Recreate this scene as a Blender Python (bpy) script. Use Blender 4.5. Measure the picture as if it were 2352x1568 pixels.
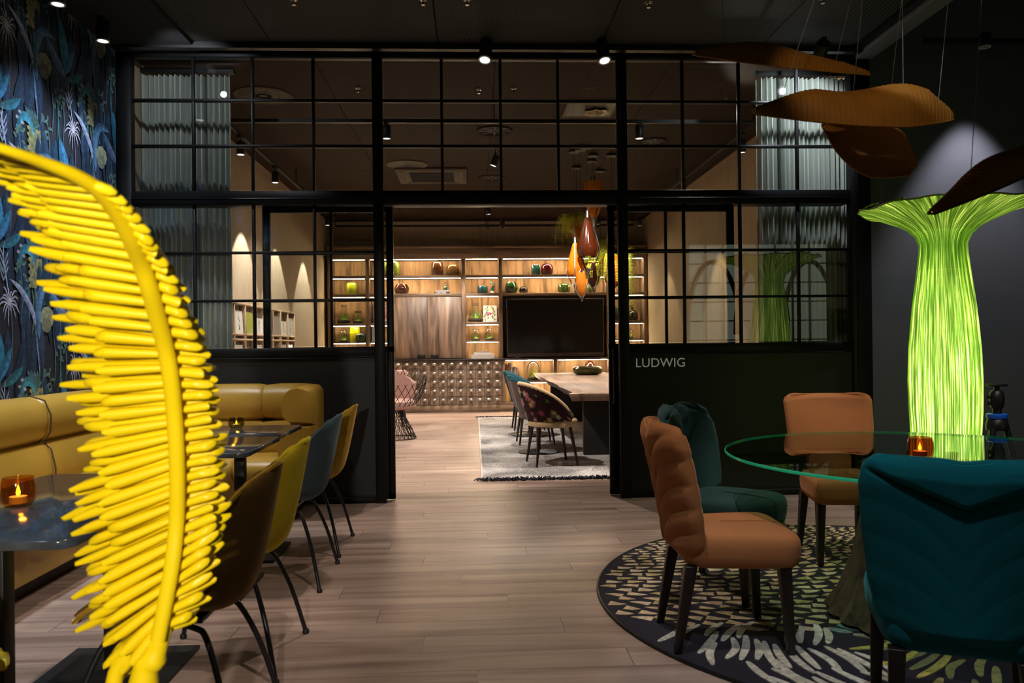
import bpy, math, random
from mathutils import Vector, Matrix
import numpy as np
S = bpy.context.scene
for o in list(bpy.data.objects): bpy.data.objects.remove(o)
R = math.radians; PI = math.pi
sin, cos = math.sin, math.cos
rnd = random.Random(7)
# ------------------------------------------------------------------ camera
F = 1829.0
def _cammat():
    d = Vector(((1090-1176)/F, -(790-784)/F, -1.0)).normalized()
    up = Vector((sin(-0.011), cos(-0.011), 0)); up = (up-up.dot(d)*d).normalized()
    r = d.cross(up)
    return Matrix((r, d, up))
CM = _cammat(); CP = Vector((0, 0, 1.26))
cd = bpy.data.cameras.new('camera'); cam = bpy.data.objects.new('camera', cd)
S.collection.objects.link(cam); S.camera = cam
cam.matrix_world = Matrix.Translation(CP) @ CM.to_4x4()
cd.sensor_width = 36; cd.lens = F/2352*36; cd.clip_start = .05; cd.clip_end = 60
cd.dof.use_dof = True; cd.dof.focus_distance = 7.5; cd.dof.aperture_fstop = 5.0
def P(px, py, Y):                     # the point of the plane at depth Y that lies behind a pixel
    w = CM @ Vector(((px-1176)/F, -(py-784)/F, -1.0)); return CP + w*((Y-CP.y)/w.y)
def PZ(px, py, z):
    w = CM @ Vector(((px-1176)/F, -(py-784)/F, -1.0)); return CP + w*((z-CP.z)/w.z)
# ------------------------------------------------------------------ world, exposure
S.cycles.transparent_max_bounces = 28; S.cycles.max_bounces = 8; S.cycles.diffuse_bounces = 4; S.cycles.sample_clamp_indirect = 4
W = bpy.data.worlds.new('world'); S.world = W; W.use_nodes = True
W.node_tree.nodes['Background'].inputs[0].default_value = (.02, .022, .03, 1)
W.node_tree.nodes['Background'].inputs[1].default_value = .25
S.view_settings.view_transform = 'Standard'; S.view_settings.look = 'None'
S.view_settings.gamma = 1; S.view_settings.use_curve_mapping = False
S.view_settings.exposure = 0.0
WARM = (1, .76, .52); NEUT = (1, .87, .76); COOL = (.86, .9, 1)
def spot(p, target, power, ang, col=NEUT, blend=.35, r=.025):
    l = bpy.data.lights.new('spot_lamp', 'SPOT'); l.energy = power; l.spot_size = R(ang); l.spot_blend = blend
    l.color = col; l.shadow_soft_size = r
    o = bpy.data.objects.new('spot_lamp', l); S.collection.objects.link(o); o.location = p
    o.rotation_euler = (Vector(target)-Vector(p)).to_track_quat('-Z', 'Y').to_euler(); return o
PY = 6.44; BY = 14.8; CZ = 3.62; WL = -2.8; WR = 3.26      # partition, book wall, ceiling, side walls
# spots: (position, aim, power, cone, colour)
FS = [  # front room: seen ones first
 ((.10, 6.1, 3.42), (-.3, 4.9, 0), 24, 62, NEUT), ((1.03, 6.1, 3.42), (1.4, 4.9, 0), 24, 62, NEUT), ((2.69, 6.1, 3.42), (2.72, 6.9, 2.95), 64, 100, COOL)]
FH = [ # front room, lamps without fittings, some added to brighten single things
 ((-2.2, 5.7, 3.5), (-2.2, 6.9, 2.8), 26, 100, COOL), ((-.55, 4.6, 3.5), (-1.1, 4.7, .4), 75, 55, NEUT), ((-.2, 2.2, 3.5), (-1.0, 2.9, .4), 115, 60, NEUT),
 ((-1.9, 3.4, 3.5), (-2.3, 3.4, .6), 130, 62, NEUT), ((-1.9, 5.0, 3.5), (-1.9, 5.9, .6), 120, 60, NEUT),
 ((.35, 2.6, 3.5), (1.3, 3.4, .5), 120, 32, NEUT), ((.9, 4.5, 3.5), (1.4, 4.4, .5), 90, 42, NEUT), ((2.75, 3.1, 3.55), (2.3, 4.5, .6), 170, 42, NEUT), ((1.3, 2.3, 3.3), (1.99, 3.5, 2.1), 40, 16, COOL), ((.9, 1.6, 3.3), (1.95, 3.4, 2.3), 40, 34, WARM),  # the two aimed at pendant height are added to brighten the leaf pendants
 ((.6, 1.2, 3.5), (1.25, 2.5, .5), 120, 30, COOL), ((-.25, -1.0, 1.5), (-.74, 1.5, 1.12), 360, 31, NEUT)]  # the low one behind the camera is added to brighten the feather
for p, t, e, a, c in FS + FH: spot(p, t, e, a, c)
RT = [(-2.35, 8.2), (-2.35, 9.6), (-2.35, 11.2), (-2.35, 13.0)]
RR = [(2.78, 8.1), (2.78, 10.4), (2.78, 13.2)]
for x, y in RT[1:]: spot((x, y, 3.2), (x, y, 0), 250, 68, (1, .93, .86), .10, .02)
spot((RT[0][0], RT[0][1], 3.2), (-1.6, 9.0, 0), 110, 60, NEUT)
for x, y in RR: spot((x, y, 3.2), (x, y, 0), 110, 66, WARM, .3, .02)
for p, t, e, a in [((-.62, 7.75, 3.1), (-.3, 8.6, 0), 300, 70), ((.33, 10.4, 3.1), (-.2, 11.5, 0), 330, 80), ((.3, 13.6, 3.1), (-.3, 13.2, 0), 200, 80),
                   ((1.85, 7.75, 3.1), (1.2, 8.8, .3), 260, 62), ((-.2, 13.7, 3.15), (-.7, 14.8, .6), 190, 76), ((-1.2, 12.9, 3.2), (-1.0, 14.8, 1.4), 120, 60), ((.35, 8.9, 3.25), (.25, 6.9, 0), 215, 48), ((-.6, 9.6, 3.3), (-2.65, 10.2, 1.4), 130, 52), ((2.3, 7.6, 3.45), (2.65, 6.8, 2.9), 60, 110), ((-2.2, 7.6, 3.45), (-2.35, 6.8, 2.6), 22, 100), ((1.3, 12.4, 3.2), (1.6, 11, .75), 200, 60)]:  # spots towards the card rack and curtains are added, with no fittings
    spot(p, t, e, a, NEUT)
for x, e in [(4.0, 190)]: spot((x+.1, 6.1, 3.55), (x+.1, 6.25, 0), e, 64, (.9, .9, 1), .6, .03)
# wallpaper washers
for y in (1.9, 3.1, 4.4, 5.14, 5.75): spot((-2.25, y, 3.45), (-2.8, y+.1, 1.2), 110, 82, (.72, .84, 1), .9, .03)
# ------------------------------------------------------------------ materials
MT = {}
def nt(name):
    m = bpy.data.materials.new(name); m.use_nodes = True; t = m.node_tree
    return m, t, t.nodes['Principled BSDF']
def mat(name, col, rough=.5, metal=0, sheen=0, spec=.5, bump=None, emis=None, trans=0, coat=0, var=0, vscale=6):
    m, t, b = nt(name); N, L = t.nodes.new, t.links.new
    b.inputs['Base Color'].default_value = (*col, 1); b.inputs['Roughness'].default_value = rough
    b.inputs['Metallic'].default_value = metal; b.inputs['Specular IOR Level'].default_value = spec
    b.inputs['Sheen Weight'].default_value = sheen; b.inputs['Sheen Roughness'].default_value = .35
    b.inputs['Transmission Weight'].default_value = trans; b.inputs['Coat Weight'].default_value = coat
    if sheen: b.inputs['Sheen Tint'].default_value = (*[min(1, c*2+.15) for c in col], 1)
    if emis: b.inputs['Emission Color'].default_value = (*emis[0], 1); b.inputs['Emission Strength'].default_value = emis[1]
    tc = N('ShaderNodeTexCoord')
    nz = N('ShaderNodeTexNoise'); nz.inputs['Scale'].default_value = vscale; nz.inputs['Detail'].default_value = 5
    L(tc.outputs['Object'], nz.inputs['Vector'])
    mx = N('ShaderNodeMix'); mx.data_type = 'RGBA'
    v = var or .12
    mx.inputs[6].default_value = (*[c*(1-v) for c in col], 1); mx.inputs[7].default_value = (*[min(1, c*(1+v)) for c in col], 1)
    L(nz.outputs['Fac'], mx.inputs[0]); L(mx.outputs[2], b.inputs['Base Color'])
    if bump:
        n2 = N('ShaderNodeTexNoise'); n2.inputs['Scale'].default_value = bump[0]; n2.inputs['Detail'].default_value = 3
        L(tc.outputs['Object'], n2.inputs['Vector'])
        bp = N('ShaderNodeBump'); bp.inputs['Strength'].default_value = bump[1]; bp.inputs['Distance'].default_value = .01
        L(n2.outputs['Fac'], bp.inputs['Height']); L(bp.outputs[0], b.inputs['Normal'])
    MT[name] = m; return m
def ramp(t, stops):
    r = t.nodes.new('ShaderNodeValToRGB'); e = r.color_ramp.elements
    while len(e) < len(stops): e.new(.5)
    for i, (p, c) in enumerate(stops): e[i].position = p; e[i].color = (*c, 1)
    return r
def mapping(t, scale, src='Object', rot=(0, 0, 0)):
    tc = t.nodes.new('ShaderNodeTexCoord'); mp = t.nodes.new('ShaderNodeMapping'); mp.inputs['Scale'].default_value = scale
    mp.inputs['Rotation'].default_value = rot
    if src == 'World':
        g = t.nodes.new('ShaderNodeNewGeometry'); t.links.new(g.outputs['Position'], mp.inputs['Vector'])
    else: t.links.new(tc.outputs[src], mp.inputs['Vector'])
    return mp
def noise(t, mp, scale, detail=6, dist=0):
    n = t.nodes.new('ShaderNodeTexNoise'); n.inputs['Scale'].default_value = scale; n.inputs['Detail'].default_value = detail
    n.inputs['Distortion'].default_value = dist; t.links.new(mp.outputs[0], n.inputs['Vector']); return n
def wood(name, c0, c1, c2, scale, rough=.5, src='World', bump=.15, rand=.35, spec=.4):
    m, t, b = nt(name); mp = mapping(t, scale, src); L = t.links.new
    oi = t.nodes.new('ShaderNodeObjectInfo')
    ad = t.nodes.new('ShaderNodeVectorMath'); ad.operation = 'ADD'
    ml = t.nodes.new('ShaderNodeVectorMath'); ml.operation = 'SCALE'; ml.inputs['Scale'].default_value = 37
    cb = t.nodes.new('ShaderNodeCombineXYZ')
    for k in range(3): L(oi.outputs['Random'], cb.inputs[k])
    L(cb.outputs[0], ml.inputs[0]); L(mp.outputs[0], ad.inputs[0]); L(ml.outputs[0], ad.inputs[1])
    n = noise(t, ad, 1.0, 8, .6); r = ramp(t, [(.3, c0), (.5, c1), (.72, c2)]); L(n.outputs['Fac'], r.inputs[0])
    hs = t.nodes.new('ShaderNodeHueSaturation'); mr = t.nodes.new('ShaderNodeMapRange')
    mr.inputs['To Min'].default_value = 1-rand; mr.inputs['To Max'].default_value = 1+rand*.6
    L(oi.outputs['Random'], mr.inputs['Value']); L(mr.outputs[0], hs.inputs['Value']); L(r.outputs[0], hs.inputs['Color'])
    L(hs.outputs[0], b.inputs['Base Color']); b.inputs['Roughness'].default_value = rough; b.inputs['Specular IOR Level'].default_value = spec
    bp = t.nodes.new('ShaderNodeBump'); bp.inputs['Strength'].default_value = bump; bp.inputs['Distance'].default_value = .01
    L(n.outputs['Fac'], bp.inputs['Height']); L(bp.outputs[0], b.inputs['Normal'])
    MT[name] = m; return m
wood('floor', (.22, .145, .115), (.37, .262, .21), (.48, .365, .305), (.8, 11, 1), .38, bump=.04, rand=.08)
wood('shelf', (.09, .055, .032), (.21, .14, .088), (.34, .235, .155), (9, 2, 1.2), .6, rand=.15)
wood('backwood', (.10, .055, .022), (.33, .195, .085), (.46, .29, .135), (12, 2, 1.6), .65, rand=.28)
wood('rail_wood', (.08, .05, .03), (.2, .14, .09), (.3, .2, .13), (1.2, 3, 12), .6, rand=.1)
wood('cabinet', (.085, .055, .04), (.20, .145, .11), (.42, .27, .17), (10, 2, 1.1), .45, rand=.06)
wood('drawer', (.11, .075, .05), (.24, .175, .125), (.34, .25, .17), (5, 3, 14), .5, rand=.3)
wood('slab', (.13, .075, .055), (.27, .165, .12), (.38, .25, .18), (6, .6, 4), .4, rand=.05)
wood('trunk', (.03, .018, .012), (.085, .055, .036), (.13, .09, .06), (30, 30, 2), .7, bump=.5, rand=.05)
wood('oak', (.5, .33, .19), (.62, .43, .27), (.7, .5, .33), (8, 8, 1), .5, rand=.1)
mat('black', (.008, .008, .009), .42, spec=.4)
mat('frame', (.005, .0052, .0055), .5, spec=.22)
mat('blackmatte', (.012, .012, .012), .7)
mat('panelfront', (.013, .013, .013), .55, spec=.3)
mat('darkleg', (.018, .010, .008), .4)
mat('darkmetal', (.03, .03, .032), .38, metal=.7)
mat('steel', (.62, .61, .58), .35, metal=1)
mat('chrome', (.75, .74, .72), .14, metal=1)
mat('bronze', (.24, .2, .15), .38, metal=1)
mat('marble', (.05, .062, .078), .12, spec=.6, var=.75, vscale=14, coat=.3)
mat('leather', (.42, .25, .035), .36, spec=.45, bump=(90, .12), var=.1)
mat('seam', (.06, .035, .01), .6)
mat('velvet_brown', (.14, .08, .016), .75, sheen=.8, spec=.1, var=.35, vscale=9)
mat('velvet_yellow', (.64, .47, .02), .75, sheen=.45, spec=.1, var=.18)
mat('velvet_blue', (.055, .085, .10), .75, sheen=.6, spec=.1, var=.25)
mat('velvet_mustard', (.38, .22, .02), .7, sheen=.8, spec=.1, var=.6, vscale=22)
mat('velvet_orange', (.46, .185, .07), .8, sheen=.45, spec=.1, var=.08)
mat('velvet_teal', (.022, .058, .058), .8, sheen=.45, spec=.1, var=.1)
mat('velvet_teal_bright', (.006, .15, .17), .8, sheen=.35, spec=.1, var=.06)
mat('velvet_darkteal', (.012, .07, .095), .8, sheen=.4, spec=.1)
mat('velvet_cream', (.52, .36, .2), .7, sheen=.5, spec=.1)
mat('velvet_mauve', (.12, .09, .085), .8, sheen=.5, spec=.1)
mat('velvet_pink', (.5, .3, .25), .8, sheen=.4, spec=.1)
mat('feather', (.88, .66, .004), .38, spec=.4, var=.04)
mat('white', (.75, .73, .7), .5); mat('offwhite', (.6, .56, .5), .6); mat('paper', (.8, .79, .76), .7)
mat('letter', (.55, .6, .5), .5, emis=((.75, .85, .7), .12))
mat('cork', (.09, .05, .03), .8); mat('soil', (.06, .05, .04), .9, bump=(60, .6))
mat('moss', (.2, .30, .02), .85, bump=(80, .8), var=.5, vscale=40)
mat('leafy', (.12, .22, .03), .5, var=.4, vscale=8); mat('fern', (.55, .58, .04), .5, var=.35, vscale=5)
mat('fitting', (.11, .085, .065), .6, spec=.1); mat('redbook', (.35, .09, .02), .6); mat('bluebook', (.03, .12, .3), .5); mat('greybook', (.3, .27, .25), .6); mat('blackbook', (.02, .02, .02), .5)
mat('veneer', (.30, .125, .016), .6, spec=.2, var=.25, vscale=10)
mat('skin_dark', (.03, .014, .008), .6)
mat('wire', (.35, .36, .38), .4, metal=.6); mat('fringe', (.012, .010, .025), .9)
mat('navy', (.012, .010, .022), .95, sheen=.2, var=.3, vscale=60)
mat('bluering', (.01, .12, .6), .35); mat('cab_dark', (.02, .012, .01), .5)
mat('tvscreen', (.006, .005, .006), .35, spec=.3)
def emit(name, col, s):
    m, t, b = nt(name); b.inputs['Base Color'].default_value = (0, 0, 0, 1)
    b.inputs['Emission Color'].default_value = (*col, 1); b.inputs['Emission Strength'].default_value = s; MT[name] = m
emit('led', (1, .76, .50), 190); emit('lens', (.9, .9, 1), 3.5); emit('flame', (1, .42, .04), 14); emit('flame_dim', (1, .62, .05), 6)
emit('amber_dot', (1, .5, 0), 1.5); emit('backlit', (.74, .85, .66), .85)
def clear(name, tint, ior=1.55, rough=.0, trans=1.0):
    m, t, b = nt(name); t.nodes.remove(b); N, L = t.nodes.new, t.links.new
    tr = N('ShaderNodeBsdfTransparent'); tr.inputs[0].default_value = (*tint, 1)
    gl = N('ShaderNodeBsdfGlossy'); gl.inputs['Roughness'].default_value = rough
    fr = N('ShaderNodeFresnel'); fr.inputs['IOR'].default_value = ior; mx = N('ShaderNodeMixShader')
    ge = N('ShaderNodeNewGeometry'); ms = N('ShaderNodeMath'); ms.operation = 'SUBTRACT'; ms.inputs[0].default_value = 1; L(ge.outputs['Backfacing'], ms.inputs[1])
    mu = N('ShaderNodeMath'); mu.operation = 'MULTIPLY'; L(ms.outputs[0], mu.inputs[0]); L(fr.outputs[0], mu.inputs[1])   # glossy on the outer faces only
    L(mu.outputs[0], mx.inputs[0]); L(tr.outputs[0], mx.inputs[1]); L(gl.outputs[0], mx.inputs[2])
    L(mx.outputs[0], t.nodes['Material Output'].inputs[0]); MT[name] = m
clear('glass', (.90, .91, .89), 1.85); clear('tableglass', (.62, .76, .64), 1.62); clear('jarglass', (.9, .93, .86), 1.5, .02)
clear('jar_amber', (.90, .66, .30), 1.5, .05); clear('jar_dark', (.74, .42, .26), 1.5, .05); clear('jar_olive', (.66, .62, .30), 1.5, .05); clear('darkamber', (.42, .07, .01), 1.5, .03); clear('bottleglass', (.07, .13, .1), 1.5, .04)
mat('glassedge', (.05, .75, .42), .15, spec=.6, trans=.5, emis=((.02, .8, .4), .05))  # faint green emission stands in for light carried through the glass to its edge
def tinted(name, col, rough=.12, tr=.55):        # coloured art glass, part see-through part bright body colour
    m, t, b = nt(name); N, L = t.nodes.new, t.links.new
    b.inputs['Base Color'].default_value = (*col, 1); b.inputs['Roughness'].default_value = rough; b.inputs['Specular IOR Level'].default_value = .7
    tc = N('ShaderNodeTexCoord'); v = N('ShaderNodeTexNoise'); v.inputs['Scale'].default_value = 14; L(tc.outputs['Object'], v.inputs['Vector'])
    mx = N('ShaderNodeMix'); mx.data_type = 'RGBA'; mx.inputs[6].default_value = (*[c*.55 for c in col], 1); mx.inputs[7].default_value = (*[min(1, c*1.35) for c in col], 1)
    L(v.outputs['Fac'], mx.inputs[0]); L(mx.outputs[2], b.inputs['Base Color'])
    tl = N('ShaderNodeBsdfTranslucent'); L(mx.outputs[2], tl.inputs[0]); ms = N('ShaderNodeMixShader'); ms.inputs[0].default_value = tr
    L(b.outputs[0], ms.inputs[1]); L(tl.outputs[0], ms.inputs[2]); L(ms.outputs[0], t.nodes['Material Output'].inputs[0]); MT[name] = m
tinted('amber_body', (.85, .30, .02)); tinted('amber_dark', (.06, .012, .003), tr=.4); tinted('amber_orange', (.9, .30, .03)); tinted('amber_jar', (.20, .085, .008)); tinted('fernpot', (.62, .2, .015))
GC = {'g_olive': (.2, .26, .03), 'g_lime': (.45, .55, .02), 'g_teal': (.02, .12, .1), 'g_burg': (.14, .01, .012), 'g_brown': (.11, .03, .012), 'g_amber': (.33, .16, .035),
      'g_dkamber': (.13, .045, .012), 'g_turq': (.02, .16, .18), 'g_green': (.03, .09, .015), 'g_cactus': (.08, .16, .02), 'g_yellow': (.62, .58, .01), 'g_black': (.02, .015, .012), 'g_ltgreen': (.2, .3, .03),
      'g_dkgreen': (.012, .05, .02), 'g_bowl': (.09, .10, .01)}
for k, c in GC.items(): mat(k, tuple(v*(.9 if k in ('g_lime', 'g_yellow', 'g_olive') else .5) for v in c), .14, spec=.7, var=.45, vscale=30, coat=.4)
def vcol(name, rough=.7, sheen=0, spec=.2):
    m, t, b = nt(name); a = t.nodes.new('ShaderNodeAttribute'); a.attribute_name = 'Col'
    mp = mapping(t, (1, 1, 1)); n = noise(t, mp, 45, 5); mx = t.nodes.new('ShaderNodeMix'); mx.data_type = 'RGBA'; mx.blend_type = 'MULTIPLY'
    mx.inputs[0].default_value = 1; r = ramp(t, [(.3, (.6, .6, .6)), (.7, (1.3, 1.3, 1.3))]); t.links.new(n.outputs['Fac'], r.inputs[0])
    t.links.new(a.outputs['Color'], mx.inputs[6]); t.links.new(r.outputs[0], mx.inputs[7]); t.links.new(mx.outputs[2], b.inputs['Base Color'])
    b.inputs['Roughness'].default_value = rough; b.inputs['Sheen Weight'].default_value = sheen; b.inputs['Specular IOR Level'].default_value = spec; MT[name] = m
vcol('print', .6); vcol('pile', .95, .2, .05); vcol('floral', .7, .2, .15)
def meshceil(name, c0, c1, sc):
    m, t, b = nt(name); L = t.links.new; mp = mapping(t, (sc, sc, sc), 'World', (0, 0, R(45)))
    v = t.nodes.new('ShaderNodeTexVoronoi'); v.inputs['Randomness'].default_value = 0; v.inputs['Scale'].default_value = 1; L(mp.outputs[0], v.inputs['Vector'])
    r = ramp(t, [(.30, c0), (.42, c1)]); L(v.outputs['Distance'], r.inputs[0]); L(r.outputs[0], b.inputs['Base Color'])
    b.inputs['Roughness'].default_value = .7; b.inputs['Specular IOR Level'].default_value = .08; MT[name] = m
meshceil('ceil_rear', (.014, .009, .006), (.052, .036, .025), 42); meshceil('ceil_front', (.015, .015, .015), (.085, .085, .088), 42)
def fabricwall(name, c0, c1):
    m, t, b = nt(name); L = t.links.new; mp = mapping(t, (40, 40, 2.2), 'World'); n = noise(t, mp, 1.3, 6)
    r = ramp(t, [(.3, c0), (.7, c1)]); L(n.outputs['Fac'], r.inputs[0]); L(r.outputs[0], b.inputs['Base Color']); b.inputs['Roughness'].default_value = .9; MT[name] = m
fabricwall('wall_fabric', (.40, .31, .20), (.52, .41, .28)); fabricwall('curtain', (.40, .43, .40), (.52, .56, .52))
mat('wall_grey', (.085, .085, .10), .85, var=.05); mat('wall_dark', (.02, .021, .024), .9); mat('wallpaper_base', (.006, .008, .016), .7)
mat('ceil_black', (.012, .012, .013), .9); mat('greytrim', (.13, .13, .135), .6)
def lampcloth(name):
    m, t, b = nt(name); L = t.links.new; a = t.nodes.new('ShaderNodeAttribute'); a.attribute_name = 'Col'
    at = t.nodes.new('ShaderNodeAttribute'); at.attribute_name = 'St'; mp = t.nodes.new('ShaderNodeMapping'); L(at.outputs['Vector'], mp.inputs['Vector']); mp.inputs['Scale'].default_value = (150, 3.2, 1); n = noise(t, mp, 1.0, 3, .0); r = ramp(t, [(.38, (.04, .13, .02)), (.5, (.5, .62, .35)), (.64, (2.0, 1.8, 1.7))]); L(n.outputs['Fac'], r.inputs[0])
    mx = t.nodes.new('ShaderNodeMix'); mx.data_type = 'RGBA'; mx.blend_type = 'MULTIPLY'; mx.inputs[0].default_value = .85
    L(a.outputs['Color'], mx.inputs[6]); L(r.outputs[0], mx.inputs[7]); L(mx.outputs[2], b.inputs['Emission Color']); b.inputs['Emission Strength'].default_value = .95
    b.inputs['Base Color'].default_value = (.12, .35, .02, 1); b.inputs['Roughness'].default_value = .7; MT[name] = m
lampcloth('lampcloth')
# rug in the far room
def rugweave():
    m, t, b = nt('rugweave'); L = t.links.new; mp = mapping(t, (1, 1, 1), 'World'); n = noise(t, mapping(t, (30, 95, 1), 'World'), 1.5, 6, .8); n2 = noise(t, mp, 1.6, 3, .6)
    ad = t.nodes.new('ShaderNodeMath'); ad.operation = 'MULTIPLY_ADD'; ad.inputs[1].default_value = .75
    L(n2.outputs['Fac'], ad.inputs[0]); L(n.outputs['Fac'], ad.inputs[2]); r = ramp(t, [(.62, (.05, .05, .06)), (.74, (.26, .25, .25)), (.9, (.62, .6, .58))])
    sb = t.nodes.new('ShaderNodeMath'); sb.operation = 'MULTIPLY'; sb.inputs[1].default_value = .92; L(ad.outputs[0], sb.inputs[0]); L(sb.outputs[0], r.inputs[0])
    L(r.outputs[0], b.inputs['Base Color']); b.inputs['Roughness'].default_value = .95
    bp = t.nodes.new('ShaderNodeBump'); bp.inputs['Distance'].default_value = .01; L(n.outputs['Fac'], bp.inputs['Height']); L(bp.outputs[0], b.inputs['Normal']); MT['rugweave'] = m
rugweave()
# ------------------------------------------------------------------ mesh builder
class MB:
    def __init__(s): s.v = []; s.f = []; s.c = []; s.col = (1, 1, 1); s.n = 0
    def add(s, vs, fs, col=None):
        b = len(s.v); s.v += [tuple(p) for p in vs]; s.f += [tuple(b+i for i in f) for f in fs]; s.c += [col or s.col]*len(fs); return s
    def box(s, x0, x1, y0, y1, z0, z1, M=None, col=None):
        vs = [Vector((x, y, z)) for z in (z0, z1) for y in (y0, y1) for x in (x0, x1)]
        if M is not None: vs = [M @ v for v in vs]
        return s.add(vs, [(0, 2, 3, 1), (4, 5, 7, 6), (0, 1, 5, 4), (2, 6, 7, 3), (0, 4, 6, 2), (1, 3, 7, 5)], col)
    def lathe(s, prof, n=20, c=(0, 0, 0), sx=1, sy=1, M=None, fl=0, fa=0, caps=True):   # prof [(r,z)]
        vs = []; fs = []
        for r, z in prof:
            for k in range(n):
                a = 2*PI*k/n; rr = r*(1+fa*cos(fl*a)) if fl else r
                p = Vector((c[0]+rr*cos(a)*sx, c[1]+rr*sin(a)*sy, c[2]+z)); vs.append(M @ p if M is not None else p)
        m = len(prof)
        for i in range(m-1):
            for k in range(n): fs.append((i*n+k, i*n+(k+1) % n, (i+1)*n+(k+1) % n, (i+1)*n+k))
        ring = prof[0] == prof[-1] or not caps
        if prof[0][0] > 1e-5 and not ring: fs.append(tuple(range(n-1, -1, -1)))
        if prof[-1][0] > 1e-5 and not ring: fs.append(tuple((m-1)*n+k for k in range(n)))
        return s.add(vs, fs)
    def tube(s, pts, r, n=8, closed=False, sy=1):
        pts = [Vector(p) for p in pts]; m = len(pts); vs = []; fs = []; prev = None
        rs = r if isinstance(r, (list, tuple)) else [r]*m
        for i, p in enumerate(pts):
            if closed: d = pts[(i+1) % m]-pts[i-1]
            else: d = pts[min(i+1, m-1)]-pts[max(i-1, 0)]
            d = d.normalized() if d.length > 1e-9 else Vector((0, 0, 1))
            if prev is None: a = d.cross(Vector((0, 0, 1))) if abs(d.z) < .95 else d.cross(Vector((0, 1, 0)))
            else: a = prev - prev.dot(d)*d
            a = a.normalized(); prev = a; b = d.cross(a)
            for k in range(n): t = 2*PI*k/n; vs.append(p+a*cos(t)*rs[i]+b*sin(t)*rs[i]*sy)
        for i in range(m if closed else m-1):
            j = (i+1) % m
            for k in range(n): fs.append((i*n+k, i*n+(k+1) % n, j*n+(k+1) % n, j*n+k))
        if not closed: fs += [tuple(range(n-1, -1, -1)), tuple((m-1)*n+k for k in range(n))]
        return s.add(vs, fs)
    def cyl(s, p, q, r, n=16): return s.tube([p, q], r, n)
    def prism(s, pts, z0, z1, col=None):
        n = len(pts); vs = [(x, y, z0) for x, y in pts]+[(x, y, z1) for x, y in pts]
        return s.add(vs, [tuple(range(n, 2*n)), tuple(range(n-1, -1, -1))]+[(i, (i+1) % n, n+(i+1) % n, n+i) for i in range(n)], col)
    def sheet(s, fn, nu, nv, th, colf=None, closed=False):     # thick curved sheet, u,v in 0..1
        e = 1e-3; A = []; B = []; rng = nu if closed else nu+1
        for j in range(nv+1):
            for i in range(rng):
                u, v = i/nu, j/nv; p = Vector(fn(u, v))
                du = Vector(fn(min(u+e, 1) if not closed else u+e, v))-Vector(fn(max(u-e, 0) if not closed else u-e, v)); dv = Vector(fn(u, min(v+e, 1)))-Vector(fn(u, max(v-e, 0)))
                nn = du.cross(dv); nn = nn.normalized() if nn.length > 1e-12 else Vector((0, 0, 1))
                t = th(u, v) if callable(th) else (th/2, th/2)
                A.append(p+nn*t[0]); B.append(p-nn*t[1])
        N = len(A); fs = []; cs = []; id_ = lambda i, j: j*rng+(i % rng)
        for j in range(nv):
            for i in range(nu):
                a, b, c, d = id_(i, j), id_(i+1, j), id_(i+1, j+1), id_(i, j+1)
                fs += [(a, b, c, d), (N+d, N+c, N+b, N+a)]; cs += [colf((i+.5)/nu, (j+.5)/nv) if colf else s.col]*2
        for i in range(nu):
            a, b = id_(i, 0), id_(i+1, 0); c, d = id_(i, nv), id_(i+1, nv); fs += [(a, N+a, N+b, b), (c, d, N+d, N+c)]; cs += [s.col]*2
        if not closed:
            for j in range(nv):
                a, b = id_(0, j), id_(0, j+1); c, d = id_(nu, j), id_(nu, j+1); fs += [(a, b, N+b, N+a), (c, N+c, N+d, d)]; cs += [s.col]*2
        b0 = len(s.v); s.v += [tuple(p) for p in A+B]; s.f += [tuple(b0+i for i in f) for f in fs]; s.c += cs; return s
    def mesh(s, name, smooth=False, cols=False):
        me = bpy.data.meshes.new(name); me.from_pydata(s.v, [], s.f)
        if smooth: me.polygons.foreach_set('use_smooth', [True]*len(s.f))
        if cols:
            ca = me.color_attributes.new('Col', 'FLOAT_COLOR', 'CORNER'); buf = []
            for f, c in zip(s.f, s.c): buf += [c[0], c[1], c[2], 1]*len(f)
            ca.data.foreach_set('color', buf)
        me.update(); return me
    def build(s, name, m, parent=None, smooth=False, bevel=0, seg=2, cols=False, kind=None, label=None, sub=0):
        me = s.mesh(name, smooth or bevel > 0, cols); me.materials.append(MT[m])
        o = bpy.data.objects.new(name, me); S.collection.objects.link(o)
        if parent is not None: o.parent = parent
        if bevel:
            md = o.modifiers.new('b', 'BEVEL'); md.width = bevel; md.segments = seg; md.limit_method = 'ANGLE'; md.angle_limit = R(35); md.harden_normals = False
        if sub: md = o.modifiers.new('s', 'SUBSURF'); md.levels = sub; md.render_levels = sub
        if smooth and not bevel and not sub:
            try: me.set_sharp_from_angle(angle=R(50))
            except Exception: pass
        if kind: o['kind'] = kind
        if label: o['label'] = label
        return o
def tag(o, label, cat, group=None, kind=None):
    o['label'] = label; o['category'] = cat
    if group: o['group'] = group
    if kind: o['kind'] = kind
    return o
def thing(name, label, cat, loc=(0, 0, 0), rz=0, group=None, kind=None):
    o = bpy.data.objects.new(name, None); S.collection.objects.link(o); o.location = loc; o.rotation_euler = (0, 0, rz); o.empty_display_size = .1
    return tag(o, label, cat, group, kind)
def struct(name, loc=(0, 0, 0), label=None):
    o = bpy.data.objects.new(name, None); S.collection.objects.link(o); o.location = loc; o['kind'] = 'structure'
    if label: o['label'] = label
    return o
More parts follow.
